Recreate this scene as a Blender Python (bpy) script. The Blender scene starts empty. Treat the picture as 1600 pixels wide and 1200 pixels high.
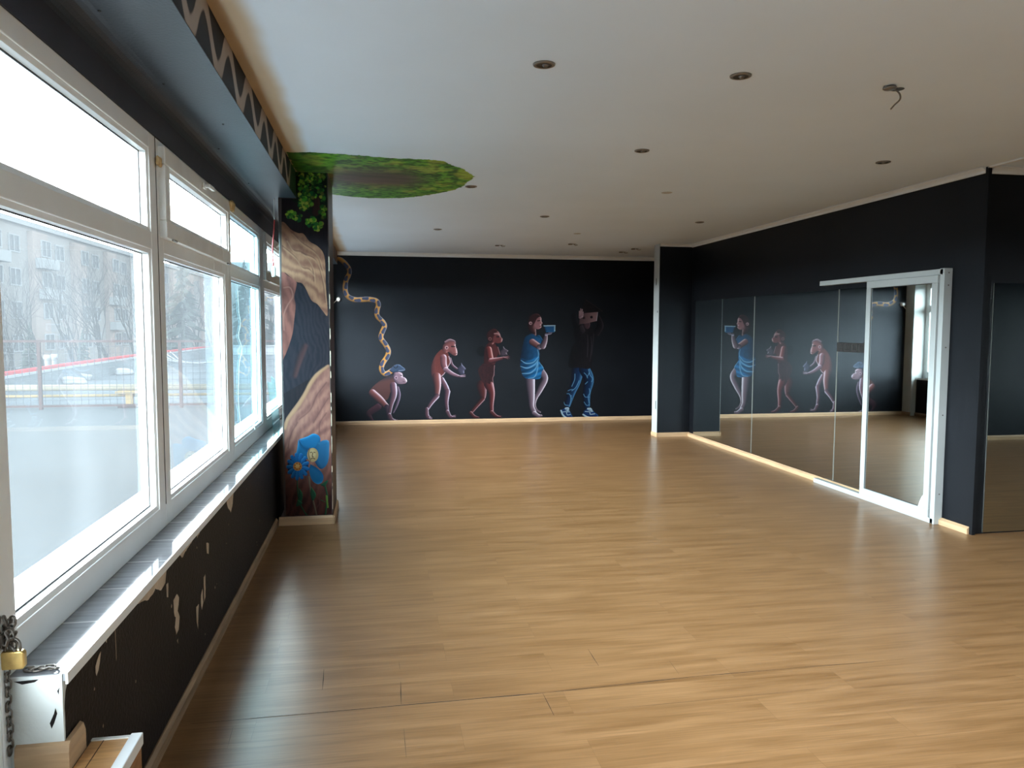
import bpy, bmesh, math, random
import numpy as np
from mathutils import Vector, Matrix
scene = bpy.context.scene
random.seed(7)
rng = np.random.default_rng(5)
PI = math.pi

# ------------------------------------------------------------------ camera
YAW, PITCH, ROLL, FPX = 0.174789, -0.0735908, 0.0025406, 1191.5
EYE = np.array([0.0, 0.0, 1.6])
_f = np.array([math.sin(YAW)*math.cos(PITCH), math.cos(YAW)*math.cos(PITCH), math.sin(PITCH)])
_r = np.array([math.cos(YAW), -math.sin(YAW), 0.0])
_u = np.cross(_r, _f)
RX = math.cos(ROLL)*_r + math.sin(ROLL)*_u
UX = -math.sin(ROLL)*_r + math.cos(ROLL)*_u
cam_d = bpy.data.cameras.new('camera')
cam = bpy.data.objects.new('camera', cam_d)
scene.collection.objects.link(cam)
cam_d.sensor_width = 36.0
cam_d.lens = FPX/1600*36.0
cam_d.clip_start = 0.05
cam_d.clip_end = 600
m = Matrix(((RX[0], UX[0], -_f[0], EYE[0]), (RX[1], UX[1], -_f[1], EYE[1]), (RX[2], UX[2], -_f[2], EYE[2]), (0, 0, 0, 1)))
cam.matrix_world = m
scene.camera = cam

# ------------------------------------------------------------------ sky, light, exposure
SKY_STRENGTH, EXPOSURE = 57.0, 0.0
world = bpy.data.worlds.new('overcast_sky')
scene.world = world
world.use_nodes = True
nt = world.node_tree
nt.nodes.clear()
wo = nt.nodes.new('ShaderNodeOutputWorld')
bg = nt.nodes.new('ShaderNodeBackground')
tc = nt.nodes.new('ShaderNodeTexCoord')
sp = nt.nodes.new('ShaderNodeSeparateXYZ')
cr = nt.nodes.new('ShaderNodeValToRGB')
nt.links.new(tc.outputs['Generated'], sp.inputs[0])
mr = nt.nodes.new('ShaderNodeMapRange')
mr.inputs[1].default_value = -1; mr.inputs[2].default_value = 1
nt.links.new(sp.outputs['Z'], mr.inputs[0])
nt.links.new(mr.outputs[0], cr.inputs[0])
el = cr.color_ramp.elements
el[0].position = 0.0; el[0].color = (0.004, 0.0045, 0.005, 1)
el[1].position = 0.495; el[1].color = (0.006, 0.0065, 0.007, 1)
for pos, c_ in ((0.505, (0.91, 0.972, 1.0)), (0.69, (0.88, 0.96, 1.0)), (0.80, (0.10, 0.115, 0.13)), (1.0, (0.045, 0.052, 0.062))):
    e = el.new(pos); e.color = c_ + (1,)
# sky kept bright on the window side and dimmed elsewhere to hold back terrace light
west = nt.nodes.new('ShaderNodeMapRange')
west.inputs[1].default_value = -0.05; west.inputs[2].default_value = 0.45
west.inputs[3].default_value = 1.0; west.inputs[4].default_value = 0.20
nt.links.new(sp.outputs['X'], west.inputs[0])
wm = nt.nodes.new('ShaderNodeVectorMath'); wm.operation = 'SCALE'
nt.links.new(cr.outputs[0], wm.inputs[0]); nt.links.new(west.outputs[0], wm.inputs['Scale'])
nt.links.new(wm.outputs[0], bg.inputs[0])
bg.inputs[1].default_value = SKY_STRENGTH
nt.links.new(bg.outputs[0], wo.inputs[0])
world.cycles.sampling_method = 'MANUAL'
world.cycles.sample_map_resolution = 512

scene.view_settings.view_transform = 'Standard'
scene.view_settings.look = 'None'
scene.view_settings.gamma = 1.0
scene.view_settings.use_curve_mapping = False
scene.view_settings.exposure = EXPOSURE
scene.cycles.use_denoising = True
scene.cycles.denoiser = 'OPENIMAGEDENOISE'
scene.cycles.max_bounces = 10
scene.cycles.diffuse_bounces = 6
scene.cycles.glossy_bounces = 6
scene.cycles.transparent_max_bounces = 16
scene.cycles.sample_clamp_indirect = 8
scene.cycles.caustics_reflective = False
scene.cycles.caustics_refractive = False

# ------------------------------------------------------------------ helpers
COL = scene.collection


def at(px, ax, v):
    """World point on the plane axis ax = v along the sight line of a photo pixel (measuring aid)."""
    d = _f*FPX + RX*(px[0]-800) - UX*(px[1]-600)
    return EYE + d*(v-EYE[ax])/d[ax]


def srgb(r, g, b):
    return tuple(((c/255)/12.92 if c/255 <= 0.04045 else ((c/255+0.055)/1.055)**2.4) for c in (r, g, b))


def mat(name, col, rough=0.6, metal=0.0, spec=0.5, var=0.0, scale=4.0, bump=0.0, bscale=60.0, alpha=None, stretch=None):
    m = bpy.data.materials.new(name)
    m.use_nodes = True
    n = m.node_tree
    b = n.nodes['Principled BSDF']
    b.inputs['Roughness'].default_value = rough
    b.inputs['Metallic'].default_value = metal
    b.inputs['Specular IOR Level'].default_value = spec
    if alpha is not None:
        b.inputs['Alpha'].default_value = alpha
    tcn = n.nodes.new('ShaderNodeTexCoord')
    mp = n.nodes.new('ShaderNodeMapping')
    n.links.new(tcn.outputs['Object'], mp.inputs[0])
    if stretch:
        mp.inputs['Scale'].default_value = stretch
    noi = n.nodes.new('ShaderNodeTexNoise')
    noi.inputs['Scale'].default_value = scale
    noi.inputs['Detail'].default_value = 6
    n.links.new(mp.outputs[0], noi.inputs['Vector'])
    ramp = n.nodes.new('ShaderNodeValToRGB')
    lo = tuple(max(0, c*(1-var)) for c in col) + (1,)
    hi = tuple(min(1, c*(1+var)) for c in col) + (1,)
    ramp.color_ramp.elements[0].position = 0.3
    ramp.color_ramp.elements[0].color = lo
    ramp.color_ramp.elements[1].position = 0.7
    ramp.color_ramp.elements[1].color = hi
    n.links.new(noi.outputs[0], ramp.inputs[0])
    n.links.new(ramp.outputs[0], b.inputs['Base Color'])
    if bump > 0:
        n2 = n.nodes.new('ShaderNodeTexNoise')
        n2.inputs['Scale'].default_value = bscale
        n2.inputs['Detail'].default_value = 4
        n.links.new(mp.outputs[0], n2.inputs['Vector'])
        bp = n.nodes.new('ShaderNodeBump')
        bp.inputs['Strength'].default_value = bump
        bp.inputs['Distance'].default_value = 0.01
        n.links.new(n2.outputs[0], bp.inputs['Height'])
        n.links.new(bp.outputs[0], b.inputs['Normal'])
    return m


def glass_mat(name, tint, refl=0.08, veil=0.0):
    m = bpy.data.materials.new(name)
    m.use_nodes = True
    n = m.node_tree
    n.nodes.clear()
    out = n.nodes.new('ShaderNodeOutputMaterial')
    tr = n.nodes.new('ShaderNodeBsdfTransparent'); tr.inputs[0].default_value = tint + (1,)
    gl = n.nodes.new('ShaderNodeBsdfGlossy'); gl.inputs['Roughness'].default_value = 0.01
    gl.inputs[0].default_value = (0.9, 0.95, 1, 1)
    lw = n.nodes.new('ShaderNodeLayerWeight'); lw.inputs[0].default_value = 0.5
    pw = n.nodes.new('ShaderNodeMath'); pw.operation = 'POWER'; pw.inputs[1].default_value = 5.0
    fr = n.nodes.new('ShaderNodeMath'); fr.operation = 'MULTIPLY_ADD'; fr.inputs[1].default_value = 0.5; fr.inputs[2].default_value = 0.03
    n.links.new(lw.outputs['Facing'], pw.inputs[0]); n.links.new(pw.outputs[0], fr.inputs[0])
    mx = n.nodes.new('ShaderNodeMixShader')
    n.links.new(fr.outputs[0], mx.inputs[0]); n.links.new(tr.outputs[0], mx.inputs[1]); n.links.new(gl.outputs[0], mx.inputs[2])
    last = mx
    if veil > 0:
        tl = n.nodes.new('ShaderNodeBsdfTranslucent'); tl.inputs[0].default_value = (0.85, 0.93, 1, 1)
        tcn = n.nodes.new('ShaderNodeTexCoord')
        noi = n.nodes.new('ShaderNodeTexNoise'); noi.inputs['Scale'].default_value = 1.3
        n.links.new(tcn.outputs['Object'], noi.inputs['Vector'])
        mrn = n.nodes.new('ShaderNodeMapRange')
        mrn.inputs[1].default_value = 0.3; mrn.inputs[2].default_value = 0.7
        mrn.inputs[3].default_value = veil*0.6; mrn.inputs[4].default_value = veil*1.3
        n.links.new(noi.outputs[0], mrn.inputs[0])
        m2 = n.nodes.new('ShaderNodeMixShader')
        n.links.new(mrn.outputs[0], m2.inputs[0]); n.links.new(mx.outputs[0], m2.inputs[1]); n.links.new(tl.outputs[0], m2.inputs[2])
        last = m2
    n.links.new(last.outputs[0], out.inputs[0])
    return m


def obj(name, me, parent=None, loc=None):
    o = bpy.data.objects.new(name, me)
    COL.objects.link(o)
    if parent is not None:
        o.parent = parent
    if loc is not None:
        o.location = loc
    return o


class MB:
    """collects shapes, built as one mesh object"""
    def __init__(s):
        s.v = []; s.f = []; s.m = []; s.cm = 0

    def box(s, a, b):
        x0, y0, z0 = a; x1, y1, z1 = b
        x0, x1 = min(x0, x1), max(x0, x1); y0, y1 = min(y0, y1), max(y0, y1); z0, z1 = min(z0, z1), max(z0, z1)
        n = len(s.v)
        s.v += [(x0, y0, z0), (x1, y0, z0), (x1, y1, z0), (x0, y1, z0), (x0, y0, z1), (x1, y0, z1), (x1, y1, z1), (x0, y1, z1)]
        for q in ((0, 3, 2, 1), (4, 5, 6, 7), (0, 1, 5, 4), (1, 2, 6, 5), (2, 3, 7, 6), (3, 0, 4, 7)):
            s.f.append(tuple(n+i for i in q)); s.m.append(s.cm)
        return s

    def tube(s, pts, rad, seg=8, cap=True):
        pts = [Vector(p) for p in pts]
        if not isinstance(rad, (list, tuple)):
            rad = [rad]*len(pts)
        n0 = len(s.v)
        prev = None
        for i, p in enumerate(pts):
            t = (pts[min(i+1, len(pts)-1)]-pts[max(i-1, 0)])
            if t.length < 1e-9:
                t = Vector((0, 0, 1))
            t.normalize()
            if prev is None:
                a = Vector((0, 0, 1)) if abs(t.z) < 0.9 else Vector((1, 0, 0))
                u = t.cross(a).normalized()
            else:
                u = (prev - t*prev.dot(t))
                u = u.normalized() if u.length > 1e-6 else t.orthogonal().normalized()
            prev = u
            w = t.cross(u)
            for k in range(seg):
                an = 2*PI*k/seg
                s.v.append(tuple(p+(u*math.cos(an)+w*math.sin(an))*rad[i]))
        for i in range(len(pts)-1):
            for k in range(seg):
                a = n0+i*seg+k; b = n0+i*seg+(k+1) % seg
                s.f.append((a, b, b+seg, a+seg)); s.m.append(s.cm)
        if cap:
            s.f.append(tuple(n0+k for k in range(seg))[::-1]); s.m.append(s.cm)
            e0 = n0+(len(pts)-1)*seg
            s.f.append(tuple(e0+k for k in range(seg))); s.m.append(s.cm)
        return s

    def lathe(s, prof, c=(0, 0, 0), seg=24):
        n0 = len(s.v)
        for (r, z) in prof:
            for k in range(seg):
                an = 2*PI*k/seg
                s.v.append((c[0]+r*math.cos(an), c[1]+r*math.sin(an), c[2]+z))
        for i in range(len(prof)-1):
            for k in range(seg):
                a = n0+i*seg+k; b = n0+i*seg+(k+1) % seg
                s.f.append((a, b, b+seg, a+seg)); s.m.append(s.cm)
        return s

    def prism(s, poly, d0, d1, conv):
        """poly in 2D, extruded from depth d0 to d1; conv(a,b,d)->xyz"""
        n = len(poly); n0 = len(s.v)
        for d in (d0, d1):
            for (a, b) in poly:
                s.v.append(tuple(conv(a, b, d)))
        s.f.append(tuple(n0+i for i in range(n))[::-1]); s.m.append(s.cm)
        s.f.append(tuple(n0+n+i for i in range(n))); s.m.append(s.cm)
        for i in range(n):
            j = (i+1) % n
            s.f.append((n0+i, n0+j, n0+n+j, n0+n+i)); s.m.append(s.cm)
        return s

    def build(s, name, mats, parent=None, bevel=0.0, smooth=False, seg=2, kind=None, fix=True):
        me = bpy.data.meshes.new(name)
        me.from_pydata(s.v, [], s.f)
        if not isinstance(mats, (list, tuple)):
            mats = [mats]
        for q in mats:
            me.materials.append(q)
        if len(mats) > 1:
            me.polygons.foreach_set('material_index', s.m)
        if fix:
            bm = bmesh.new(); bm.from_mesh(me)
            bmesh.ops.recalc_face_normals(bm, faces=bm.faces)
            bm.to_mesh(me); bm.free()
        if smooth:
            me.polygons.foreach_set('use_smooth', [True]*len(me.polygons))
        me.update()
        o = obj(name, me, parent)
        if bevel > 0:
            b = o.modifiers.new('bevel', 'BEVEL'); b.width = bevel; b.segments = seg; b.limit_method = 'ANGLE'; b.angle_limit = 0.6
            if seg > 1:
                b.harden_normals = False
        if kind:
            o['kind'] = kind
        return o


def box(name, a, b, m, parent=None, bevel=0.0, kind=None):
    return MB().box(a, b).build(name, m, parent, bevel, kind=kind)


def empty(name, loc=(0, 0, 0)):
    o = bpy.data.objects.new(name, None)
    COL.objects.link(o)
    o.location = loc
    o.empty_display_size = 0.1
    return o


def keep(o, parent):
    """parent o keeping its world place (parent has only a translation)"""
    o.parent = parent
    o.matrix_parent_inverse = Matrix.Translation(-parent.location)
    return o


def tag(o, label, cat, group=None, kind=None):
    o['label'] = label
    o['category'] = cat
    if group:
        o['group'] = group
    if kind:
        o['kind'] = kind
    return o


def struct(o):
    o['kind'] = 'structure'
    return o


# ------------------------------------------------------------------ materials
M = {}
M['pvc'] = mat('white_pvc', (0.82, 0.85, 0.86), 0.35, var=0.04, scale=3)
M['pvc_old'] = mat('aged_white_pvc', (0.76, 0.77, 0.75), 0.4, var=0.08, scale=5)
M['gasket'] = mat('black_rubber', (0.02, 0.022, 0.025), 0.6)
M['white_wall'] = mat('white_wall_paint', (0.62, 0.66, 0.66), 0.7, var=0.05, scale=6, bump=0.15)
M['cornice'] = mat('white_cornice', (0.70, 0.72, 0.72), 0.6, var=0.03)
M['black_wall'] = mat('black_wall_paint', (0.0038, 0.0040, 0.0052), 0.40, spec=0.20, var=0.25, scale=1.5, bump=0.25, bscale=220)
M['beam_paint'] = mat('lit_soffit_paint', (0.033, 0.042, 0.055), 0.45, spec=0.25, var=0.15, scale=2.5, bump=0.12, bscale=90)  # lighter, bluer base colour stands in for light rising from the terrace
M['lintel'] = mat('shaded_lintel_paint', (0.021, 0.022, 0.034), 0.6, var=0.2)  # darker base colour puts the lintel's backlit shade into the paint
M['parapet_paint'] = mat('brown_black_paint', (0.0068, 0.0051, 0.0058), 0.5, spec=0.2, var=0.45, scale=3, bump=0.3, bscale=70)
M['plaster'] = mat('bare_plaster', (0.50, 0.40, 0.30), 0.8, var=0.15, scale=20)
M['wood_trim'] = mat('light_wood_skirting', (0.47, 0.31, 0.18), 0.45, var=0.18, scale=3, stretch=(1, 1, 14))
M['wood_trim_dark'] = mat('worn_wood_skirting', (0.24, 0.15, 0.085), 0.5, var=0.35, scale=4, stretch=(1, 1, 10))
M['step_wood'] = mat('orange_wood_laminate', (0.56, 0.30, 0.12), 0.3, var=0.25, scale=5, stretch=(1.5, 12, 4))
M['step_side'] = mat('brown_wood_laminate', (0.30, 0.14, 0.06), 0.4, var=0.25, scale=5, stretch=(1, 4, 14))
M['steel'] = mat('worn_steel', (0.16, 0.145, 0.13), 0.4, 0.9, var=0.3, scale=40)
M['brass'] = mat('padlock_brass', (0.62, 0.43, 0.16), 0.3, 0.85, var=0.2, scale=30)
M['foam'] = mat('yellow_foam', (0.55, 0.40, 0.20), 0.9, var=0.2, scale=40, bump=0.6, bscale=90)
M['black'] = mat('black_plastic', (0.012, 0.012, 0.012), 0.45)
M['chrome'] = mat('tarnished_chrome', (0.22, 0.20, 0.18), 0.3, 0.9)
M['white_plastic'] = mat('white_plastic', (0.78, 0.78, 0.75), 0.35)
M['red_wire'] = mat('red_wire', (0.50, 0.05, 0.05), 0.5)
M['wire'] = mat('grey_wire', (0.20, 0.18, 0.16), 0.5)
M['tape'] = mat('white_tape', (0.78, 0.80, 0.80), 0.5)
M['glass'] = glass_mat('window_glass', (0.96, 0.985, 0.985), veil=0.016)
M['glass_blue'] = glass_mat('bluish_window_glass', (0.66, 0.84, 0.88), veil=0.018)
M['glass_teal'] = glass_mat('teal_glass', (0.62, 0.85, 0.85), veil=0.03)
M['gleam'] = glass_mat('pane_gleam', (0.9, 0.95, 0.95), veil=0.028)  # translucent white that imitates a reflection in the glass
M['mirror'] = mat('mirror_silver', (0.62, 0.68, 0.665), 0.015, 1.0)
M['mirror_edge'] = mat('mirror_edge', (0.26, 0.265, 0.24), 0.4)
# outdoors
M['bitumen'] = mat('pale_roofing_felt', (0.037, 0.041, 0.043), 0.75, var=0.08, scale=0.8, bump=0.1, bscale=8)
M['bitumen2'] = mat('grey_roofing_felt', (0.046, 0.053, 0.058), 0.8, var=0.2, scale=0.6)
M['earth'] = mat('street_ground', (0.06, 0.063, 0.062), 0.9, var=0.2, scale=0.2)
M['rust'] = mat('rusty_brown_steel', (0.024, 0.0144, 0.0132), 0.6, var=0.2, scale=9)
M['mesh_wire'] = mat('fence_wire', (0.027, 0.03, 0.033), 0.6)
M['pipe'] = mat('yellow_gas_pipe', (0.1065, 0.0778, 0.0369), 0.5, var=0.15, scale=2)
M['pipe_pale'] = mat('pale_cream_pipe', (0.0922, 0.0829, 0.0614), 0.5, var=0.1, scale=2)
M['red_edge'] = mat('red_roof_edge', (0.1498, 0.0187, 0.0206), 0.6, var=0.2)
M['white_edge'] = mat('white_roof_edge', (0.1122, 0.1188, 0.1254), 0.6)
M['facade'] = mat('pale_panel_facade', (0.092, 0.0889, 0.0857), 0.85, var=0.18, scale=0.25)
M['facade_pink'] = mat('pinkish_panel', (0.1098, 0.092, 0.0836), 0.85, var=0.12, scale=0.3)
M['far_glass'] = mat('far_window_glass', (0.021, 0.0252, 0.0288), 0.2)
M['far_white'] = mat('far_white_joinery', (0.1116, 0.119, 0.1228), 0.5)
M['bark'] = mat('grey_bark', (0.0136, 0.0136, 0.0132), 0.9, var=0.25, scale=3)
M['conifer'] = mat('conifer_green', (0.015, 0.019, 0.017), 0.9, var=0.3, scale=2)

for k_ in ('bitumen', 'bitumen2', 'earth', 'rust', 'mesh_wire', 'pipe', 'pipe_pale', 'red_edge', 'white_edge', 'facade', 'facade_pink', 'far_white', 'bark', 'conifer'):
    M[k_].node_tree.nodes['Principled BSDF'].inputs['Specular IOR Level'].default_value = 0.0
M['far_glass'].node_tree.nodes['Principled BSDF'].inputs['Specular IOR Level'].default_value = 0.03
M['far_glass'].node_tree.nodes['Principled BSDF'].inputs['Roughness'].default_value = 0.6
M['pvc_door'] = mat('white_pvc_door', (0.37, 0.40, 0.41), 0.4, var=0.03, scale=3)
M['black_wall'].node_tree.nodes['Principled BSDF'].inputs['Specular Tint'].default_value = (0.72, 0.84, 1.0, 1)

# ------------------------------------------------------------------ dimensions
H = 2.82            # ceiling
XR = 4.55           # mirror wall
YB = 12.73          # far wall
XP = -0.82          # parapet face
XW = -0.95          # window inner face
XB = -0.62          # beam face
ZS = 0.70           # sill
ZT = 2.43           # window head
ZB = 2.615          # soffit
YF = -3.2           # wall behind the camera

# ---- floor material: planks along X, 0.2 wide
def floor_material():
    m = bpy.data.materials.new('oak_laminate')
    m.use_nodes = True
    n = m.node_tree
    L = n.links.new
    b = n.nodes['Principled BSDF']
    geo = n.nodes.new('ShaderNodeNewGeometry')
    br = n.nodes.new('ShaderNodeTexBrick')
    mp0 = n.nodes.new('ShaderNodeMapping'); mp0.inputs['Location'].default_value = (0.5, 0.03, 0)
    L(geo.outputs['Position'], mp0.inputs[0])
    L(mp0.outputs[0], br.inputs['Vector'])
    br.inputs['Scale'].default_value = 1.0
    br.inputs['Brick Width'].default_value = 1.29
    br.inputs['Row Height'].default_value = 0.2
    br.inputs['Mortar Size'].default_value = 0.0008
    br.inputs['Mortar Smooth'].default_value = 0.3
    br.offset = 0.37
    br.inputs['Color1'].default_value = (0.0, 0.0, 0.0, 1)
    br.inputs['Color2'].default_value = (1, 1, 1, 1)
    br.inputs['Mortar'].default_value = (0.5, 0.5, 0.5, 1)
    # grain
    mp = n.nodes.new('ShaderNodeMapping'); mp.inputs['Scale'].default_value = (0.7, 7.0, 1)
    L(geo.outputs['Position'], mp.inputs[0])
    add = n.nodes.new('ShaderNodeVectorMath'); add.operation = 'ADD'
    sc = n.nodes.new('ShaderNodeVectorMath'); sc.operation = 'SCALE'; sc.inputs['Scale'].default_value = 1.6
    L(br.outputs['Color'], sc.inputs[0]); L(mp.outputs[0], add.inputs[0]); L(sc.outputs[0], add.inputs[1])
    n1 = n.nodes.new('ShaderNodeTexNoise'); n1.inputs['Scale'].default_value = 2.2; n1.inputs['Detail'].default_value = 7; n1.inputs['Distortion'].default_value = 0.6
    L(add.outputs[0], n1.inputs['Vector'])
    mp2 = n.nodes.new('ShaderNodeMapping'); mp2.inputs['Scale'].default_value = (1.2, 40.0, 1)
    L(geo.outputs['Position'], mp2.inputs[0])
    n2 = n.nodes.new('ShaderNodeTexNoise'); n2.inputs['Scale'].default_value = 3.0; n2.inputs['Detail'].default_value = 5
    L(mp2.outputs[0], n2.inputs['Vector'])
    r1 = n.nodes.new('ShaderNodeValToRGB')
    r1.color_ramp.elements[0].position = 0.28; r1.color_ramp.elements[0].color = (0.200, 0.098, 0.037, 1)
    r1.color_ramp.elements[1].position = 0.72; r1.color_ramp.elements[1].color = (0.320, 0.172, 0.077, 1)
    e = r1.color_ramp.elements.new(0.5); e.color = (0.262, 0.136, 0.057, 1)
    L(n1.outputs[0], r1.inputs[0])
    r2 = n.nodes.new('ShaderNodeValToRGB')
    r2.color_ramp.elements[0].position = 0.3; r2.color_ramp.elements[0].color = (0.77, 0.76, 0.74, 1)
    r2.color_ramp.elements[1].position = 0.6; r2.color_ramp.elements[1].color = (1, 1, 1, 1)
    L(n2.outputs[0], r2.inputs[0])
    mx = n.nodes.new('ShaderNodeMix'); mx.data_type = 'RGBA'; mx.blend_type = 'MULTIPLY'; mx.inputs[0].default_value = 1
    L(r1.outputs[0], mx.inputs[6]); L(r2.outputs[0], mx.inputs[7])
    mrn = n.nodes.new('ShaderNodeMapRange'); mrn.inputs[3].default_value = 1.0; mrn.inputs[4].default_value = 0.72
    L(br.outputs['Fac'], mrn.inputs[0])
    mx2 = n.nodes.new('ShaderNodeMix'); mx2.data_type = 'RGBA'; mx2.blend_type = 'MULTIPLY'; mx2.inputs[0].default_value = 1
    L(mx.outputs[2], mx2.inputs[6]); L(mrn.outputs[0], mx2.inputs[7])
    L(mx2.outputs[2], b.inputs['Base Color'])
    n3 = n.nodes.new('ShaderNodeTexNoise'); n3.inputs['Scale'].default_value = 1.6; n3.inputs['Detail'].default_value = 4
    L(geo.outputs['Position'], n3.inputs['Vector'])
    mr3 = n.nodes.new('ShaderNodeMapRange'); mr3.inputs[3].default_value = 0.27; mr3.inputs[4].default_value = 0.33
    L(n3.outputs[0], mr3.inputs[0]); L(mr3.outputs[0], b.inputs['Roughness'])
    b.inputs['Specular IOR Level'].default_value = 0.42
    return m


def ceiling_material():
    m = mat('white_ceiling_paint', (0.69, 0.79, 0.90), 0.8, var=0.03, scale=0.9)
    n = m.node_tree
    L = n.links.new
    b = n.nodes['Principled BSDF']
    src = b.inputs['Base Color'].links[0].from_socket
    geo = n.nodes.new('ShaderNodeNewGeometry')
    sx = n.nodes.new('ShaderNodeSeparateXYZ'); L(geo.outputs['Position'], sx.inputs[0])
    noi = n.nodes.new('ShaderNodeTexNoise'); noi.inputs['Scale'].default_value = 2.5; L(geo.outputs['Position'], noi.inputs['Vector'])
    ad = n.nodes.new('ShaderNodeMath'); ad.operation = 'MULTIPLY_ADD'; ad.inputs[1].default_value = 0.06
    L(noi.outputs[0], ad.inputs[0]); L(sx.outputs['X'], ad.inputs[2])
    mr = n.nodes.new('ShaderNodeMapRange'); mr.inputs[1].default_value = -0.50; mr.inputs[2].default_value = -0.40
    mr.inputs[3].default_value = 1; mr.inputs[4].default_value = 0
    mr.interpolation_type = 'SMOOTHSTEP'
    L(ad.outputs[0], mr.inputs[0])
    mx = n.nodes.new('ShaderNodeMix'); mx.data_type = 'RGBA'
    L(mr.outputs[0], mx.inputs[0]); L(src, mx.inputs[6]); mx.inputs[7].default_value = (0.52, 0.41, 0.28, 1)
    L(mx.outputs[2], b.inputs['Base Color'])
    return m


def sill_material():
    m = bpy.data.materials.new('grey_marbled_tiles')
    m.use_nodes = True
    n = m.node_tree
    L = n.links.new
    b = n.nodes['Principled BSDF']
    geo = n.nodes.new('ShaderNodeNewGeometry')
    sx = n.nodes.new('ShaderNodeSeparateXYZ'); L(geo.outputs['Position'], sx.inputs[0])
    md = n.nodes.new('ShaderNodeMath'); md.operation = 'MODULO'; md.inputs[1].default_value = 0.305
    sb = n.nodes.new('ShaderNodeMath'); sb.operation = 'ADD'; sb.inputs[1].default_value = 10.0*0.305 - 2.155 + 0.305*4
    L(sx.outputs['Y'], sb.inputs[0]); L(sb.outputs[0], md.inputs[0])
    lt = n.nodes.new('ShaderNodeMath'); lt.operation = 'LESS_THAN'; lt.inputs[1].default_value = 0.006
    L(md.outputs[0], lt.inputs[0])
    mp = n.nodes.new('ShaderNodeMapping'); mp.inputs['Scale'].default_value = (1.5, 14, 1); L(geo.outputs['Position'], mp.inputs[0])
    noi = n.nodes.new('ShaderNodeTexNoise'); noi.inputs['Scale'].default_value = 3; noi.inputs['Detail'].default_value = 6; L(mp.outputs[0], noi.inputs['Vector'])
    r = n.nodes.new('ShaderNodeValToRGB')
    r.color_ramp.elements[0].position = 0.35; r.color_ramp.elements[0].color = (0.19, 0.20, 0.22, 1)
    r.color_ramp.elements[1].position = 0.65; r.color_ramp.elements[1].color = (0.27, 0.28, 0.30, 1)
    L(noi.outputs[0], r.inputs[0])
    mx = n.nodes.new('ShaderNodeMix'); mx.data_type = 'RGBA'
    L(lt.outputs[0], mx.inputs[0]); L(r.outputs[0], mx.inputs[6]); mx.inputs[7].default_value = (0.62, 0.62, 0.6, 1)
    L(mx.outputs[2], b.inputs['Base Color'])
    b.inputs['Roughness'].default_value = 0.07
    b.inputs['Specular IOR Level'].default_value = 0.55
    return m


M['floor'] = floor_material()
M['ceiling'] = ceiling_material()
M['sill'] = sill_material()

# ------------------------------------------------------------------ room shell
box('floor', (-1.15, YF-0.2, -0.12), (12.2, YB+0.2, 0), M['floor'], kind='structure')
box('ceiling', (-1.30, YF-0.2, H), (12.2, YB+0.2, H+0.2), M['ceiling'], kind='structure')
wall_back = box('wall_back', (-0.95, YB, 0), (7.6, YB+0.2, H), M['black_wall'], kind='structure')
wr = MB().box((XR, 5.15, 0), (XR+0.25, 10.62, H)); wr.build('wall_right', M['black_wall'], kind='structure')
box('wall_stub', (4.05, 10.62, 0), (XR+0.25, 10.84, H), [M['black_wall']], kind='structure')
box('wall_alcove', (XR+0.25, 5.15, 0), (12.0, 5.35, H), M['black_wall'], kind='structure')
box('wall_annex', (7.4, 10.84, 0), (7.6, YB, H), M['black_wall'], kind='structure')
box('wall_annex_front', (XR+0.25, 10.62, 0), (7.6, 10.84, H), M['black_wall'], kind='structure')
box('wall_front_right', (5.6, 0.5, 0), (12.0, 0.7, H), M['black_wall'], kind='structure')
box('wall_front', (-0.95, YF-0.2, 0), (5.8, YF, H), M['white_wall'], kind='structure')
box('wall_front_return', (5.6, YF, 0), (5.8, 0.5, H), M['white_wall'], kind='structure')
MB().box((12.0, 0.5, 0), (12.2, 5.35, 0.8)).box((12.0, 0.5, 2.4), (12.2, 5.35, H)).box((12.0, 0.5, 0.8), (12.2, 1.1, 2.4)).box((12.0, 4.9, 0.8), (12.2, 5.35, 2.4)).build('wall_far_right', M['white_wall'], kind='structure')

# left side: parapet, beam, lintel
YP0 = 2.10
left = MB()
left.cm = 0
left.box((-1.17, YP0+0.002, 0), (XP, 12.5, ZS-0.02))
par = left.build('wall_left', [M['parapet_paint']], kind='structure')
MB().box((-1.17, YF, 0), (XP, 0.95, ZS-0.02)).build('wall_left_rear', M['parapet_paint'], kind='structure')
box('wall_left_end_face', (-1.17, YP0-0.0075, 0.0), (XP+0.004, YP0+0.002, ZS-0.001), M['white_wall'], kind='structure')
box('wall_left_pier', (-1.17, 12.5, 0), (-0.72, YB, ZB), M['white_wall'], kind='structure')
box('wall_door_threshold', (-1.17, 0.95, 0), (XP-0.03, YP0-0.01, 0.40), M['white_wall'], kind='structure')
# beam: profile in XZ with a rounded inner corner against the lintel
box('wall_left_lintel', (-1.065, YF, ZT), (XW+0.004, YB, ZB-0.07), M['lintel'], kind='structure')
prof = [(-1.065, ZB-0.07), (XW+0.003, ZB-0.07)]
for k in range(1, 7):
    a = k/6*PI/2
    prof.append((XW+0.003+0.07*(1-math.cos(a)), ZB-0.07+0.07*math.sin(a)))
prof += [(XB, ZB), (XB, H), (-1.065, H)]
beam = MB().prism(prof, YF, YB, lambda a, b, d: (a, d, b)).build('wall_left_beam', M['beam_paint'], kind='structure')
for (x, y) in ((-0.87, 2.73), (-0.87, 3.48), (-0.88, 4.66), (-0.885, 5.72), (-0.80, 2.2), (-0.75, 4.1)):
    sc = MB().lathe([(0.0, 0), (0.006, 0), (0.005, -0.004), (0.0, -0.006)], (x, y, ZB), 10).build('screw', M['black'], beam)

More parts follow.
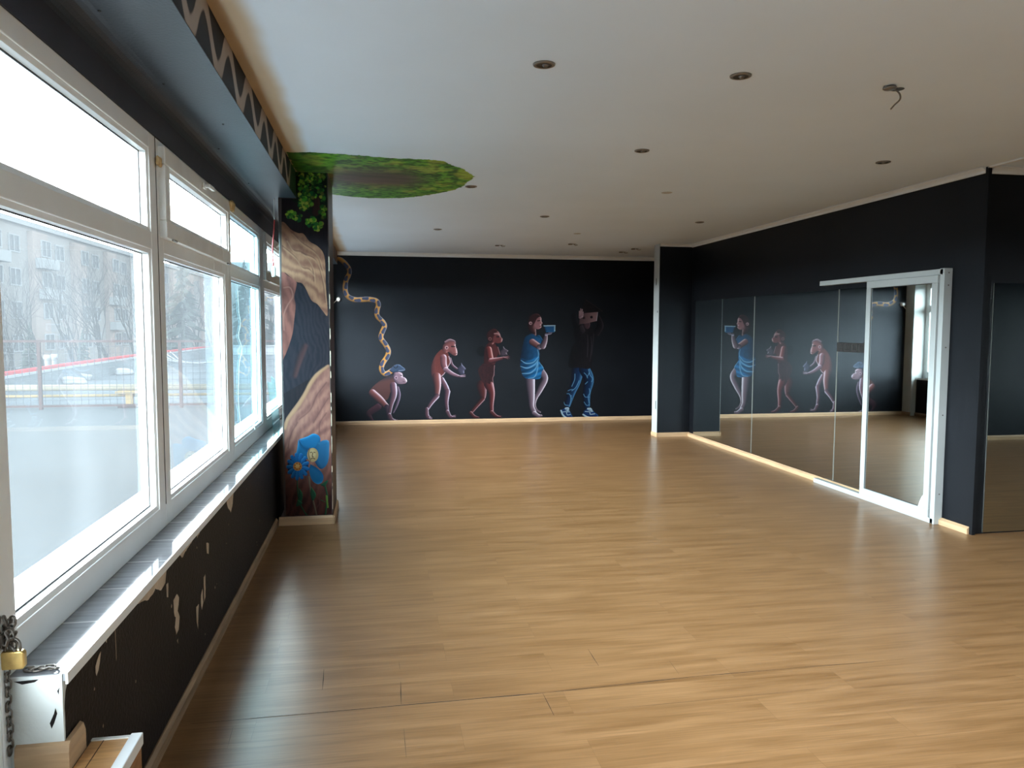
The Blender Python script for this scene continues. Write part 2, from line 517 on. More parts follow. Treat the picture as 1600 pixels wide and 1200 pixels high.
sill = box('window_sill_slab', (XW-0.05, YP0-0.004, ZS-0.02), (XP+0.012, 12.5, ZS), M['sill'])
sill.name = 'window_sill'
sill['kind'] = 'structure'
box('edge_strip', (XP+0.012, YP0-0.006, ZS-0.028), (XP+0.018, 12.5, ZS+0.002), M['pvc'], sill)
sr = box('window_sill', (XW-0.05, YF, ZS-0.02), (XP+0.012, 0.95, ZS), M['sill'], kind='structure')

# pillar
PX0, PX1, PY0, PY1 = -0.755, -0.372, 6.3, 6.9
M['pillar'] = mat('dark_brown_pillar_paint', (0.030, 0.018, 0.015), 0.4, var=0.4, scale=4, bump=0.2)
pillar = MB().box((PX0, PY0, 0), (PX1, PY1, H)).build('wall_pillar', M['pillar'], bevel=0.004, kind='structure')
# worn white line down the right edge of the pillar
chip = MB()
z = 0.12
while z < 2.35:
    l = random.uniform(0.02, 0.16)
    if random.random() < 0.75:
        w = random.uniform(0.001, 0.004)
        chip.box((PX1-w, PY0-0.003, z), (PX1+0.002, PY0+0.004, z+l))
    z += l + random.uniform(0, 0.05)
chip.build('chipped_edge', M['plaster'], pillar)

# ------------------------------------------------------------------ skirting boards
def skirting(name, a, b, out, m=None, h=0.062, t=0.016):
    """board on the wall from a to b (xy), standing out along 'out'"""
    a = Vector(a + (0,)); b = Vector(b + (0,)); o = Vector(out + (0,))
    d = (b-a).normalized()
    prof = [(0.0005, 0.0), (t, 0), (t, h*0.72), (t*0.55, h*0.9), (t*0.35, h), (0.0005, h)]
    mb = MB()
    n0 = len(mb.v)
    L = (b-a).length
    mb.prism(prof, 0, L, lambda p, q, dd: tuple(a + d*dd + o*p + Vector((0, 0, q))))
    ob = mb.build(name, m or M['wood_trim'])
    ob['kind'] = 'structure'
    return ob


skirting('baseboard_back', (-0.72, YB), (7.4, YB), (0, -1))
skirting('baseboard_stub_face', (4.05, 10.62), (XR, 10.62), (0, -1))
skirting('baseboard_stub_end', (4.05, 10.6), (4.05, 10.84), (-1, 0))
skirting('baseboard_right', (XR, 5.15), (XR, 10.62), (-1, 0), h=0.055, t=0.03)
skirting('baseboard_alcove', (5.6, 0.7), (12.0, 0.7), (0, 1))
skirting('baseboard_left', (XP, YP0), (XP, PY0), (1, 0), M['wood_trim_dark'])
skirting('baseboard_left_far', (XP, PY1), (XP, 12.5), (1, 0), M['wood_trim_dark'])
skirting('baseboard_pillar_front', (PX0-0.04, PY0), (PX1+0.016, PY0), (0, -1), h=0.07)
skirting('baseboard_pillar_side', (PX1, PY0-0.016), (PX1, PY1), (1, 0), h=0.07)
skirting('baseboard_pier', (-0.72, 12.5), (-0.72, YB), (1, 0))

# cornices
def cornice(name, a, b, out, s=0.04):
    a = Vector(a + (0,)); b = Vector(b + (0,)); o = Vector(out + (0,)); d = (b-a).normalized()
    prof = [(0.0005, H-0.0005), (s, H-0.0005), (s, H-0.008), (s*0.75, H-0.012), (s*0.35, H-s*0.55), (0.012, H-s*0.8), (0.012, H-s), (0.0005, H-s)]
    mb = MB().prism(prof, 0, (b-a).length, lambda p, q, dd: tuple(a + d*dd + o*p + Vector((0, 0, q))))
    ob = mb.build(name, M['cornice']); ob['kind'] = 'structure'
    return ob


cornice('trim_1', (XB, YB), (7.4, YB), (0, -1), 0.06)
cornice('trim_2', (XR, 5.15), (XR, 10.62), (-1, 0), 0.045)
cornice('trim_3', (4.05, 10.62), (XR, 10.62), (0, -1), 0.04)
cornice('trim_4', (XR+0.03, 5.15), (12.0, 5.15), (0, -1), 0.05)
box('trim_5', (XR-0.012, YF, H-0.012), (XR+0.012, 5.13, H-0.0005), M['cornice'], kind='structure')
# white end face of the stub wall with old hinge slots
ef = box('trim_6', (4.044, 10.625, 0.062), (4.0495, 10.835, H-0.001), M['pvc_door'], kind='structure')
for (y, z, hh) in ((10.74, 2.28, 0.10), (10.67, 1.84, 0.03), (10.68, 0.47, 0.12)):
    box('hinge_slot', (4.0425, y-0.012, z-hh/2), (4.0442, y+0.012, z+hh/2), M['black'], ef)
# corner post and white strip on the near corner of the mirror wall
box('trim_7', (XR-0.012, 5.118, 0), (XR+0.014, 5.1495, H-0.001), M['black_wall'], kind='structure')
box('trim_8', (XR+0.0145, 5.139, 0.0), (XR+0.0225, 5.1495, 2.22), M['pvc'], kind='structure')

# ------------------------------------------------------------------ floor joints (gaps between laminate boards)
M['gap'] = mat('dark_joint', (0.035, 0.02, 0.012), 0.8)
M['gap_soft'] = mat('faint_joint', (0.12, 0.07, 0.035), 0.6)
floor = bpy.data.objects['floor']


def joint(p, q, w, m):
    p = Vector((p[0], p[1], 0)); q = Vector((q[0], q[1], 0)); d = (q-p).normalized(); nrm = Vector((-d.y, d.x, 0))
    n = max(2, int((q-p).length/0.12))
    mb = MB(); pts_a = []; pts_b = []
    for i in range(n+1):
        t = i/n
        ww = w*random.uniform(0.4, 1.0)*(1 if 0 < i < n else 0.4)
        off = nrm*random.uniform(-0.0008, 0.0008)
        c = p+(q-p)*t+off
        pts_a.append(c+nrm*ww/2); pts_b.append(c-nrm*ww/2)
    for c in pts_a+pts_b:
        mb.v.append((c.x, c.y, 0.0006))
    for i in range(n):
        mb.f.append((i, i+1, n+1+i+1, n+1+i)); mb.m.append(0)
    o = mb.build('board_joint', m, floor, fix=False)


joint((-0.76, 3.152), (0.71, 3.168), 0.007, M['gap'])
joint((0.71, 3.168), (1.44, 3.205), 0.005, M['gap'])
joint((1.44, 3.205), (2.5, 3.21), 0.004, M['gap'])
for a, b, w in (((0.088, 3.38), (0.085, 3.17), 0.005), ((-0.262, 3.57), (-0.255, 3.36), 0.004), ((0.70, 3.165), (0.705, 2.97), 0.004),
                ((1.02, 3.58), (1.02, 3.385), 0.004), ((0.95, 3.40), (1.02, 3.386), 0.003), ((1.37, 3.38), (1.362, 3.24), 0.003), ((0.088, 2.97), (0.09, 2.76), 0.003),
                ((-0.585, 3.1), (-0.578, 2.94), 0.003), ((-0.78, 2.945), (-0.578, 2.938), 0.003), ((0.72, 2.975), (1.98, 3.0), 0.002),
                ((-0.62, 4.55), (-0.61, 4.42), 0.003), ((0.088, 3.5), (0.088, 3.6), 0.002)):
    joint(a, b, w, M['gap'] if w > 0.0035 else M['gap_soft'])

# ------------------------------------------------------------------ peeling paint on the parapet
def patch(pts, name='bare_plaster_patch', parent=par, x=XP+0.0015, m=None, wob=0.006):
    out = []
    n = len(pts)
    for i in range(n):
        a = Vector(pts[i]); b = Vector(pts[(i+1) % n])
        k = max(1, int((b-a).length/0.018))
        for j in range(k):
            c = a.lerp(b, j/k)
            out.append((c.x+random.uniform(-wob, wob), c.y+random.uniform(-wob, wob)))
    mb = MB()
    for (y, z) in out:
        mb.v.append((x, y, z))
    mb.f.append(tuple(range(len(out)))); mb.m.append(0)
    o = mb.build(name, m or M['plaster'], parent, fix=False)
    bm = bmesh.new(); bm.from_mesh(o.data); bmesh.ops.triangulate(bm, faces=bm.faces); bm.to_mesh(o.data); bm.free()
    return o


# ragged strip under the sill edge
edge = [(2.62, 0.682), (2.66, 0.668), (2.80, 0.640), (2.86, 0.62), (2.95, 0.632), (3.02, 0.60), (3.08, 0.612), (3.10, 0.655), (3.30, 0.655), (3.34, 0.63), (3.45, 0.645), (3.6, 0.66), (3.62, 0.64), (3.75, 0.668), (4.1, 0.672), (4.15, 0.682)]
patch([(y, z) for y, z in edge] + [(4.15, 0.6895), (2.62, 0.6895)], wob=0.003)
patch([(4.28, 0.684), (4.35, 0.60), (4.42, 0.565), (4.47, 0.59), (4.52, 0.66), (4.62, 0.684)], wob=0.004)
patch([(3.19, 0.50), (3.24, 0.515), (3.27, 0.48), (3.25, 0.44), (3.27, 0.40), (3.255, 0.355), (3.215, 0.345), (3.20, 0.39), (3.215, 0.42), (3.19, 0.45)], wob=0.005)
patch([(3.22, 0.325), (3.24, 0.325), (3.235, 0.30)], wob=0.003)
patch([(3.09, 0.60), (3.12, 0.60), (3.115, 0.54), (3.095, 0.55)], wob=0.003)
patch([(3.80, 0.57), (3.85, 0.55), (3.84, 0.50), (3.80, 0.515)], wob=0.004)
patch([(3.56, 0.34), (3.61, 0.33), (3.58, 0.22), (3.56, 0.28)], wob=0.004)
patch([(3.66, 0.36), (3.69, 0.38), (3.70, 0.31), (3.67, 0.28), (3.65, 0.33)], wob=0.003)
patch([(3.72, 0.42), (3.76, 0.43), (3.75, 0.32), (3.72, 0.30)], wob=0.003)
patch([(2.33, 0.615), (2.38, 0.64), (2.37, 0.61), (2.34, 0.58)], wob=0.004)
patch([(2.42, 0.655), (2.435, 0.655), (2.43, 0.64)], wob=0.002)
patch([(2.505, 0.66), (2.51, 0.66), (2.512, 0.56), (2.507, 0.55)], wob=0.0008)
for k in range(16):
    y = random.uniform(2.3, 5.6); z = random.uniform(0.1, 0.6); r = random.uniform(0.003, 0.008)
    patch([(y-r, z), (y, z+r*1.4), (y+r, z), (y, z-r)], wob=0.001)
# ragged white corner at the near end
patch([(2.100, 0.685), (2.16, 0.685), (2.15, 0.665), (2.118, 0.64), (2.112, 0.60), (2.106, 0.56), (2.100, 0.52)], m=M['white_wall'], wob=0.004)
# dark scrapes on the white end face
for pts in ([(-0.838, 0.60), (-0.834, 0.615), (-0.830, 0.60), (-0.838, 0.575), (-0.845, 0.56), (-0.849, 0.575)], [(-0.825, 0.65), (-0.822, 0.67), (-0.828, 0.66)],
            [(-0.93, 0.693), (-0.87, 0.695), (-0.88, 0.688), (-0.91, 0.684)]):
    mb = MB()
    for (x, z) in pts:
        mb.v.append((x, YP0-0.0080, z-0.004))
    mb.f.append(tuple(range(len(pts)))); mb.m.append(0)
    mb.build('dark_scrape', M['parapet_paint'], bpy.data.objects['wall_left_end_face'], fix=False)

# ------------------------------------------------------------------ windows
XG = -0.992
XO = -1.025


def ring(mb, x0, x1, y0, y1, z0, z1, w, wb=None, wt=None, wr_=None):
    wb = w if wb is None else wb; wt = w if wt is None else wt; wr_ = w if wr_ is None else wr_
    mb.box((x0, y0, z0), (x1, y1, z0+wb)).box((x0, y0, z1-wt), (x1, y1, z1))
    mb.box((x0, y0, z0+wb), (x1, y0+w, z1-wt)).box((x0, y1-wr_, z0+wb), (x1, y1, z1-wt))


def bead(mb, y0, y1, z0, z1, xin, xg, t):
    """sloped glazing bead: outer loop at xin, inner loop at xg"""
    n = len(mb.v)
    o = [(y0, z0), (y1, z0), (y1, z1), (y0, z1)]
    i_ = [(y0+t, z0+t), (y1-t, z0+t), (y1-t, z1-t), (y0+t, z1-t)]
    for (y, z) in o:
        mb.v.append((xin, y, z))
    for (y, z) in i_:
        mb.v.append((xin-0.006, y, z))
    for (y, z) in i_:
        mb.v.append((xg, y, z))
    for k in range(4):
        j = (k+1) % 4
        mb.f.append((n+k, n+j, n+4+j, n+4+k)); mb.m.append(mb.cm)
        mb.f.append((n+4+k, n+4+j, n+8+j, n+8+k)); mb.m.append(mb.cm)


def pane_set(parent, y0, y1, z0, z1, xin, xg, gm, t=0.017):
    b = MB(); bead(b, y0, y1, z0, z1, xin, xg+0.006, t)
    b.build('glazing_bead', M['pvc'], parent, fix=False)
    g = MB(); ring(g, xg+0.003, xg+0.006, y0+t-0.001, y1-t+0.001, z0+t-0.001, z1-t+0.001, 0.006)
    g.build('glazing_seal', M['gasket'], parent)
    p = MB().box((xg-0.003, y0+0.004, z0+0.004), (xg+0.003, y1-0.004, z1-0.004)).build('glass_pane', gm, parent)
    return p


def window(idx, y0, y1, w0, w1, opening, zb=ZS, gl=None, zt=ZT, glu=None):
    """bay from y0 to y1; w0/w1 stile widths"""
    gl = gl or M['glass']; glu = glu or gl
    zt1, zt0 = 2.010, 1.932
    fr = MB()
    gz0 = zb+0.10
    # outer frame: stiles, head, sill piece, transom
    for (a, b) in (((XO, y0, zb), (XW, y0+w0, zt)), ((XO, y1-w1, zb), (XW, y1, zt)),
                   ((XO, y0+w0, zb), (XW, y1-w1, gz0)), ((XO, y0+w0, zt-0.068), (XW, y1-w1, zt)), ((XO, y0+w0, zt0), (XW, y1-w1, zt1))):
        fr.box(a, b)
    fo = fr.build('window_%d' % idx, M['pvc'], bevel=0.004, kind='structure')
    pane_set(fo, y0+w0, y1-w1, gz0, zt0, XW-0.004, XG, gl)
    if not opening:
        pane_set(fo, y0+w0, y1-w1, zt1, zt-0.068, XW-0.004, XG, glu)
    else:
        s = MB(); ring(s, XW-0.03, XW+0.028, y0+w0*0.45, y1-w1*0.35, zt1-0.012, zt-0.028, 0.078, wr_=0.062)
        sash = s.build('opening_sash', M['pvc_old'], fo, bevel=0.005)
        pane_set(sash, y0+w0*0.45+0.078, y1-w1*0.35-0.062, zt1+0.066, zt-0.106, XW+0.022, XG+0.02, glu)
        ym = (y0+y1)/2
        h = MB(); h.box((XW+0.028, ym-0.03, zt-0.082), (XW+0.040, ym+0.03, zt-0.052)); h.box((XW+0.04, ym-0.012, zt-0.076), (XW+0.062, ym+0.012, zt-0.058)); h.box((XW+0.052, ym-0.012, zt-0.077), (XW+0.068, ym+0.10, zt-0.057))
        h.build('handle', M['white_plastic'], sash, bevel=0.003)
        for yy in (y0+w0+0.06, y1-w1-0.06):
            hg = MB().tube([(XW+0.034, yy-0.03, zt1-0.014), (XW+0.034, yy+0.03, zt1-0.014)], 0.006, 8)
            hg.build('hinge', M['chrome'], sash)
    return fo


w1 = window(1, 2.15, 3.625, 0.02, 0.095, False)
w2 = window(2, 3.63, 5.235, 0.09, 0.10, True)
w3 = window(3, 5.24, 6.73, 0.10, 0.12, False, gl=M['glass_blue'])
w4 = window(4, 6.735, 8.23, 0.12, 0.10, True)
w5 = window(5, 8.235, 9.73, 0.10, 0.10, False)
w6 = window(6, 9.735, 11.23, 0.10, 0.10, True)
w7 = window(7, 11.235, 12.498, 0.10, 0.08, False)
w8 = window(8, -0.60, 0.94, 0.10, 0.10, False)  # this bay and the next two are unseen, added for more daylight
w9 = window(9, -1.95, -0.605, 0.10, 0.10, True)
w10 = window(10, -3.2, -1.955, 0.10, 0.10, False)
fr_b = MB(); ring(fr_b, 12.06, 12.13, 1.1, 4.9, 0.8, 2.4, 0.07); fr_b.box((12.06, 2.33, 0.87), (12.13, 2.40, 2.33)).box((12.06, 3.60, 0.87), (12.13, 3.67, 2.33))
w11 = fr_b.build('window_11', M['pvc'], bevel=0.004, kind='structure')  # unseen window added to bring more daylight into the room
for a_, b_ in ((1.17, 2.33), (2.40, 3.60), (3.67, 4.83)):
    MB().box((12.09, a_, 0.87), (12.096, b_, 2.33)).build('glass_pane', M['glass'], w11)
# balcony door with glass beside the first window
dr = MB()
for (a, b) in (((XO, 0.95, 0.40), (XW, 1.02, ZT)), ((XO, 2.055, 0.40), (XW+0.006, 2.148, ZT)), ((XO, 1.02, 0.40), (XW, 2.055, 0.47)), ((XO, 1.02, ZT-0.07), (XW, 2.055, ZT))):
    dr.box(a, b)
door = dr.build('door_1', M['pvc'], bevel=0.004, kind='structure')
dl = MB(); ring(dl, XW-0.05, XW+0.008, 1.03, 2.048, 0.475, ZT-0.075, 0.10, wb=0.22)
leaf = dl.build('door_leaf', M['pvc'], door, bevel=0.004)
pane_set(leaf, 1.13, 1.948, 0.695, ZT-0.175, XW+0.004, XG, M['glass'])
hs = MB().box((XW+0.006, 2.06, 0.79), (XW+0.012, 2.13, 0.825)).build('hasp', M['steel'], door, bevel=0.002)
# foam plugs
def lump(name, c, r, parent, m, sc=(1, 1, 1), seed=0):
    me = bpy.data.meshes.new(name)
    bm = bmesh.new(); bmesh.ops.create_icosphere(bm, subdivisions=3, radius=1)
    rr = random.Random(seed); ph = [rr.uniform(0, 6) for _ in range(6)]
    for v in bm.verts:
        k = 1+0.14*math.sin(4*v.co.x+ph[0])+0.12*math.sin(5*v.co.y+ph[1])+0.10*math.sin(6*v.co.z+ph[2])
        v.co = Vector((v.co.x*sc[0], v.co.y*sc[1], v.co.z*sc[2]))*k*r + Vector(c)
    for f in bm.faces:
        f.smooth = True
    bm.to_mesh(me); bm.free(); me.materials.append(m)
    return obj(name, me, parent)


lump('foam_plug', (XW+0.012, 3.632, 2.325), 0.022, w2, M['foam'], (0.5, 1.5, 1), 1)
lump('foam_plug', (XW+0.022, 5.25, 2.385), 0.04, w3, M['foam'], (0.6, 1.5, 0.9), 2)
# white tape patches on the second window
tp = MB().box((XW+0.0285, 4.93, 1.999), (XW+0.0295, 5.17, 2.075)).build('tape_patch', M['tape'], w2)
tp = MB().box((XW+0.0005, 4.80, 1.940), (XW+0.0015, 5.04, 1.990)).build('tape_patch', M['tape'], w2)
# dark gap between first and second window
MB().box((XW-0.01, 3.6251, ZS+0.1), (XW+0.001, 3.6299, ZT)).build('joint_seal', M['gasket'], w2)
# pale vertical strip imitating a reflected gleam in the second window's lower glass
MB().box((XG+0.0035, 4.70, 0.84), (XG+0.0045, 4.93, 1.915)).build('gleam_strip', M['gleam'], w2)
# outer window sills
for nm, a, b in (('trim_9', 2.1, 12.5), ('trim_10', YF, 0.95)):
    box(nm, (-1.27, a, ZS-0.03), (XO-0.0005, b, ZS+0.012), M['pvc'], kind='structure')

# ------------------------------------------------------------------ wooden step at the balcony door
stp = empty('wooden_step', (-0.75, 1.5, 0.0))
tag(stp, 'raised wooden step with a white edge strip below the padlocked balcony door, bottom left corner', 'step')
def K(o, par_):
    return keep(o, par_)
K(MB().box((-0.845, 0.95, 0.415), (-0.80, YP0-0.008, 0.443)).box((-0.80, 0.95, 0.415), (-0.70, 2.24, 0.443)).build('step_top', M['step_wood'], None, bevel=0.001), stp)
K(MB().box((-0.700, 0.95, 0.413), (-0.668, 2.245, 0.449)).build('edge_strip', M['pvc'], None, bevel=0.003), stp)
K(MB().box((-0.689, 0.95, 0.0), (-0.672, 2.235, 0.413)).build('side_panel', M['step_side'], None), stp)
K(MB().box((-0.80, 2.222, 0.0), (-0.690, 2.238, 0.413)).build('end_panel', M['step_side'], None), stp)
K(MB().box((-0.768, 1.2, 0.4432), (-0.766, 2.238, 0.4440)).build('board_joint', M['gap'], None), stp)
K(MB().box((-0.80, 2.226, 0.4432), (-0.70, 2.238, 0.447)).build('back_strip', M['pvc_old'], None), stp)
# cap skirting around the parapet's foot on the step
sk = MB().prism([(0, 0.443), (0.014, 0.443), (0.014, 0.495), (0.009, 0.515), (0, 0.52)], 0, 0.13, lambda p, q, d: (XP+0.019-d, YP0-0.0078-p, q))
sk.build('baseboard_step_end', M['wood_trim'], kind='structure')
sk = MB().prism([(0, 0.443), (0.014, 0.443), (0.014, 0.495), (0.009, 0.515), (0, 0.52)], 0, 0.105, lambda p, q, d: (XP+0.0045+p, YP0-0.0075+d, q))
sk.build('baseboard_step_side', M['wood_trim'], kind='structure')

# ------------------------------------------------------------------ padlock and chain
pl = empty('padlock', (-0.922, 2.10, 0.74))
tag(pl, 'brass padlock hanging in the chain at the near end of the window sill', 'padlock')
pb = MB().prism([(-0.026, -0.024), (0.026, -0.024), (0.030, -0.016), (0.030, 0.018), (0.024, 0.024), (-0.024, 0.024), (-0.030, 0.018), (-0.030, -0.016)], -0.010, 0.010,
                lambda a, b, d: (-0.920+a*0.95, 2.075+d, 0.755+b)).build('lock_body', M['brass'], None, bevel=0.004)
K(pb, pl)
shp = [(-0.920+0.017*math.cos(t), 2.075, 0.792+0.018*math.sin(t)) for t in np.linspace(0, PI, 12)]
shp = [(-0.903, 2.075, 0.775)] + shp + [(-0.937, 2.075, 0.775)]
K(MB().tube(shp, 0.0035, 8).build('shackle', M['steel'], None, smooth=True), pl)


def link(mb, c, ax, up, L=0.026, W=0.016, r=0.0026):
    c = Vector(c); ax = Vector(ax).normalized(); up = Vector(up).normalized()
    pts = []
    for t in np.linspace(0, 2*PI, 17)[:-1]:
        x = math.cos(t)*W/2; y = math.sin(t)*W/2 + (L-W)/2*(1 if math.sin(t) >= 0 else -1)
        pts.append(c+ax*x+up*y)
    pts.append(pts[0]); mb.tube(pts, r, 6, cap=False)


ch = empty('chain', (-0.935, 2.085, 0.86))
tag(ch, 'dark steel chain on the white door post, loose end hanging by the white wall end', 'chain')
mb = MB()
z = 0.728; k = 0
while z > 0.50:
    link(mb, (-0.9385+0.001*math.sin(k), 2.078, z), (1, 0, 0) if k % 2 == 0 else (0, 1, 0), (0.03*math.sin(k*1.7), 0, 1))
    z -= 0.0195; k += 1
K(mb.build('hanging_chain_end', M['steel'], None, smooth=True), ch)
mb = MB()
rr = random.Random(3)
for k in range(22):
    t = k/22
    c = (-0.934+0.016*math.sin(k*2.1), 2.075+0.012*math.cos(k*1.7), 0.775+0.085*t+0.004*rr.random())
    link(mb, c, (rr.uniform(-1, 1), rr.uniform(-1, 1), 0.2), (rr.uniform(-.6, .6), rr.uniform(-.3, .3), 1), r=0.003)
K(mb.build('chain_tangle', M['steel'], None, smooth=True), ch)
mb = MB()
for k in range(6):
    link(mb, (-0.905+0.012*k, 2.125+0.004*math.sin(k*2), ZS+0.006), (0, 1, 0.3*(-1)**k), (1, 0.3*math.sin(k), 0.0), r=0.003)
K(mb.build('chain_on_sill', M['steel'], None, smooth=True), ch)

# ------------------------------------------------------------------ cords
def spline(pts, n=8):
    pts = [np.array(p, float) for p in pts]
    P = [2*pts[0]-pts[1]] + pts + [2*pts[-1]-pts[-2]]
    out = []
    for i in range(1, len(P)-2):
        for k in range(n):
            t = k/n
            out.append(tuple(0.5*((2*P[i])+(-P[i-1]+P[i+1])*t+(2*P[i-1]-5*P[i]+4*P[i+1]-P[i+2])*t*t+(-P[i-1]+3*P[i]-3*P[i+1]+P[i+2])*t**3)))
    out.append(tuple(pts[-1]))
    return out


cd = empty('hanging_wire', (-0.80, 6.38, ZB))
tag(cd, 'red and white wire hanging from the dark beam left of the painted pillar', 'wire')
K(MB().tube(spline([(-0.792, 6.36, ZB), (-0.795, 6.36, 2.52), (-0.793, 6.36, 2.45)]), 0.004, 6).build('white_wire', M['white_plastic'], None, smooth=True), cd)
K(MB().tube(spline([(-0.793, 6.36, 2.45), (-0.800, 6.36, 2.35), (-0.812, 6.36, 2.22), (-0.808, 6.36, 2.08)]), 0.006, 6).build('red_wire', M['red_wire'], None, smooth=True), cd)
K(MB().lathe([(0.0, 0), (0.016, 0.0), (0.018, 0.02), (0.018, 0.07), (0.012, 0.085), (0.0, 0.085)], (-0.806, 6.36, 2.0), 14).build('white_connector', M['white_plastic'], None, smooth=True), cd)
wc = MB().tube(spline([(-0.937, 6.10, 1.92), (-0.937, 6.12, 1.73), (-0.937, 6.19, 1.63), (-0.937, 6.09, 1.53), (-0.937, 6.23, 1.43), (-0.937, 6.09, 1.31), (-0.937, 6.02, 1.07), (-0.937, 6.06, 0.92), (-0.937, 6.10, 0.81)]), 0.0035, 6).build('white_cord', M['white_plastic'], smooth=True)
tag(wc, 'thin white cord dangling in curves down the bluish window pane', 'cord')
# glass offcut leaning on the fourth window
go = MB().prism([(6.86, 0.702), (7.30, 0.702), (7.30, 1.12), (7.12, 1.16), (7.08, 1.10), (6.86, 1.13)], 0, 0.006, lambda a, b, d: (-0.90+d-(b-0.70)*0.10, a, b)).build('glass_offcut', M['glass_teal'])
tag(go, 'broken greenish sheet of glass leaning against the window beside the painted pillar', 'glass sheet')
# wall lamp socket on the far wall by the snake
so = empty('lamp_fitting', (-0.63, YB, 2.05))
tag(so, 'small white lamp fitting without a bulb on the black wall, left of the painted snake', 'lamp fitting')
K(MB().prism([(math.cos(t)*0.032, math.sin(t)*0.04) for t in np.linspace(0, 2*PI, 17)[:-1]], 0, 0.02, lambda a, b, d: (-0.615+a, YB-0.001-d, 2.05+b)).build('base_plate', M['chrome'], None), so)
K(MB().tube([(-0.615, YB-0.02, 2.05), (-0.615, YB-0.075, 2.05)], 0.026, 12).build('bulb_holder', M['white_plastic'], None), so)
K(MB().tube(spline([(-0.64, YB-0.008, 2.04), (-0.68, YB-0.01, 2.0), (-0.71, YB-0.02, 1.96)]), 0.006, 6).build('cable', M['white_plastic'], None), so)

# ------------------------------------------------------------------ mirrors on the right wall
def mirror_panel(name, y0, y1, z0, z1, label, tilt=0.0, bow=0.0):
    mb = MB()
    n = 12
    N = len(mb.v)
    fr = []
    for i in range(n+1):
        for j in range(n+1):
            u, v = i/n, j/n
            y = y0+(y1-y0)*u; z = z0+(z1-z0)*v
            x = XR-0.010 - tilt*(u-0.5) - bow*math.sin(PI*u)*0.5
            mb.v.append((x, y, z))
    for i in range(n):
        for j in range(n):
            a = i*(n+1)+j
            mb.f.append((a, a+1, a+n+2, a+n+1)); mb.m.append(0)
    root = empty(name, (XR-0.006, (y0+y1)/2, z0))
    g = mb.build('mirror_glass', M['mirror'], None, smooth=True, fix=False)
    K(g, root)
    K(MB().box((XR-0.0075, y0+0.001, z0), (XR-0.0005, y1-0.001, z1)).build('backing', M['mirror_edge'], None), root)
    K(MB().box((XR-0.013, y0, z0), (XR-0.0005, y0+0.003, z1)).build('side_edge', M['mirror_edge'], None), root)
    tag(root, label, 'mirror')
    return root


ZM0, ZM1 = 0.062, 1.99
mirror_panel('wall_mirror', 8.695, 10.45, ZM0, ZM1, 'far corner panel of the frameless wall mirrors, reflecting the woman in blue', 0.0)
mirror_panel('wall_mirror', 6.965, 8.685, ZM0, ZM1, 'middle frameless mirror panel reflecting the two standing painted apes', 0.0)
mirror_panel('wall_mirror', 5.62, 6.955, ZM0, ZM1, 'frameless mirror panel partly behind the white sliding frame, with a black socket strip on it', -0.0)

# mirrored sliding door in its white frame
sd = empty('sliding_mirror_door', (XR, 6.3, 0))
tag(sd, 'white framed sliding door with mirror glass on long rails against the black wall', 'sliding door')
FX0, FX1 = XR-0.075, XR-0.0145
K(MB().box((FX0, 5.47, 2.036), (FX1, 7.21, 2.082)).build('top_rail', M['pvc_door'], None, bevel=0.003), sd)
K(MB().box((FX0, 5.47, 0.0), (FX1-0.0, 7.21, 0.044)).build('bottom_rail', M['pvc_door'], None, bevel=0.003), sd)
jb = K(MB().box((FX0, 5.455, 0.0), (XR-0.0005, 5.505, 2.086)).build('side_jamb', M['pvc_door'], None, bevel=0.003), sd)
for zz in (0.25, 0.9, 1.45, 1.95, 2.05):
    K(MB().tube([(FX0-0.001, 5.48, zz), (FX0-0.003, 5.48, zz)], 0.005, 8).build('screw', M['steel'], None), jb) if False else None
    s_ = MB().tube([(XR-0.035, 5.456, zz), (XR-0.035, 5.453, zz)], 0.006, 8).build('screw', M['steel'], None)
    K(s_, sd)
lf = MB(); ring(lf, FX0-0.012, FX0+0.022, 5.515, 6.425, 0.046, 2.034, 0.062, wb=0.065, wt=0.062, wr_=0.062)
lfo = K(lf.build('door_frame', M['pvc_door'], None, bevel=0.004), sd)
g = MB().box((FX0-0.001, 5.57, 0.105), (FX0+0.004, 6.37, 1.98)).build('mirror_glass', M['mirror'], None)
K(g, sd)
g = MB(); ring(g, FX0-0.003, FX0-0.0005, 5.577, 6.363, 0.111, 1.972, 0.005)
K(g.build('glass_seal', M['gasket'], None), sd)
# sticker remnant in the lower corner of the door glass
K(MB().prism([(5.578, 0.112), (5.64, 0.112), (5.622, 0.16), (5.60, 0.20), (5.578, 0.225)], 0, 0.001, lambda a, b, d: (FX0-0.0035-d, a, b)).build('sticker_remnant', M['tape'], None), sd)

# black strip of four sockets on the mirror
ss = empty('socket_strip', (XR-0.012, 6.65, 1.42))
tag(ss, 'black strip of wall sockets across the mirror beside the white sliding door frame', 'socket strip')
SX = XR-0.0135
K(MB().box((SX-0.012, 6.44, 1.372), (SX, 6.952, 1.462)).build('back_plate', M['black'], None, bevel=0.003), ss)
for k in range(4):
    yc = 6.89-0.115*k
    fr = MB(); ring(fr, SX-0.019, SX-0.0122, yc-0.04, yc+0.04, 1.378, 1.456, 0.010)
    sk_ = K(fr.build('socket', mat('socket_black_%d' % k, (0.025, 0.022, 0.022), 0.4) if k == 0 else bpy.data.materials['socket_black_0'], None, bevel=0.002), ss)
    cup = MB().prism([(yc+math.cos(t)*0.026, 1.417+math.sin(t)*0.026) for t in np.linspace(0, 2*PI, 21)[:-1]], 0, 0.004, lambda a, b, d: (SX-0.0122-d, a, b)).build('socket_cup', M['black'], None)
    K(cup, ss)

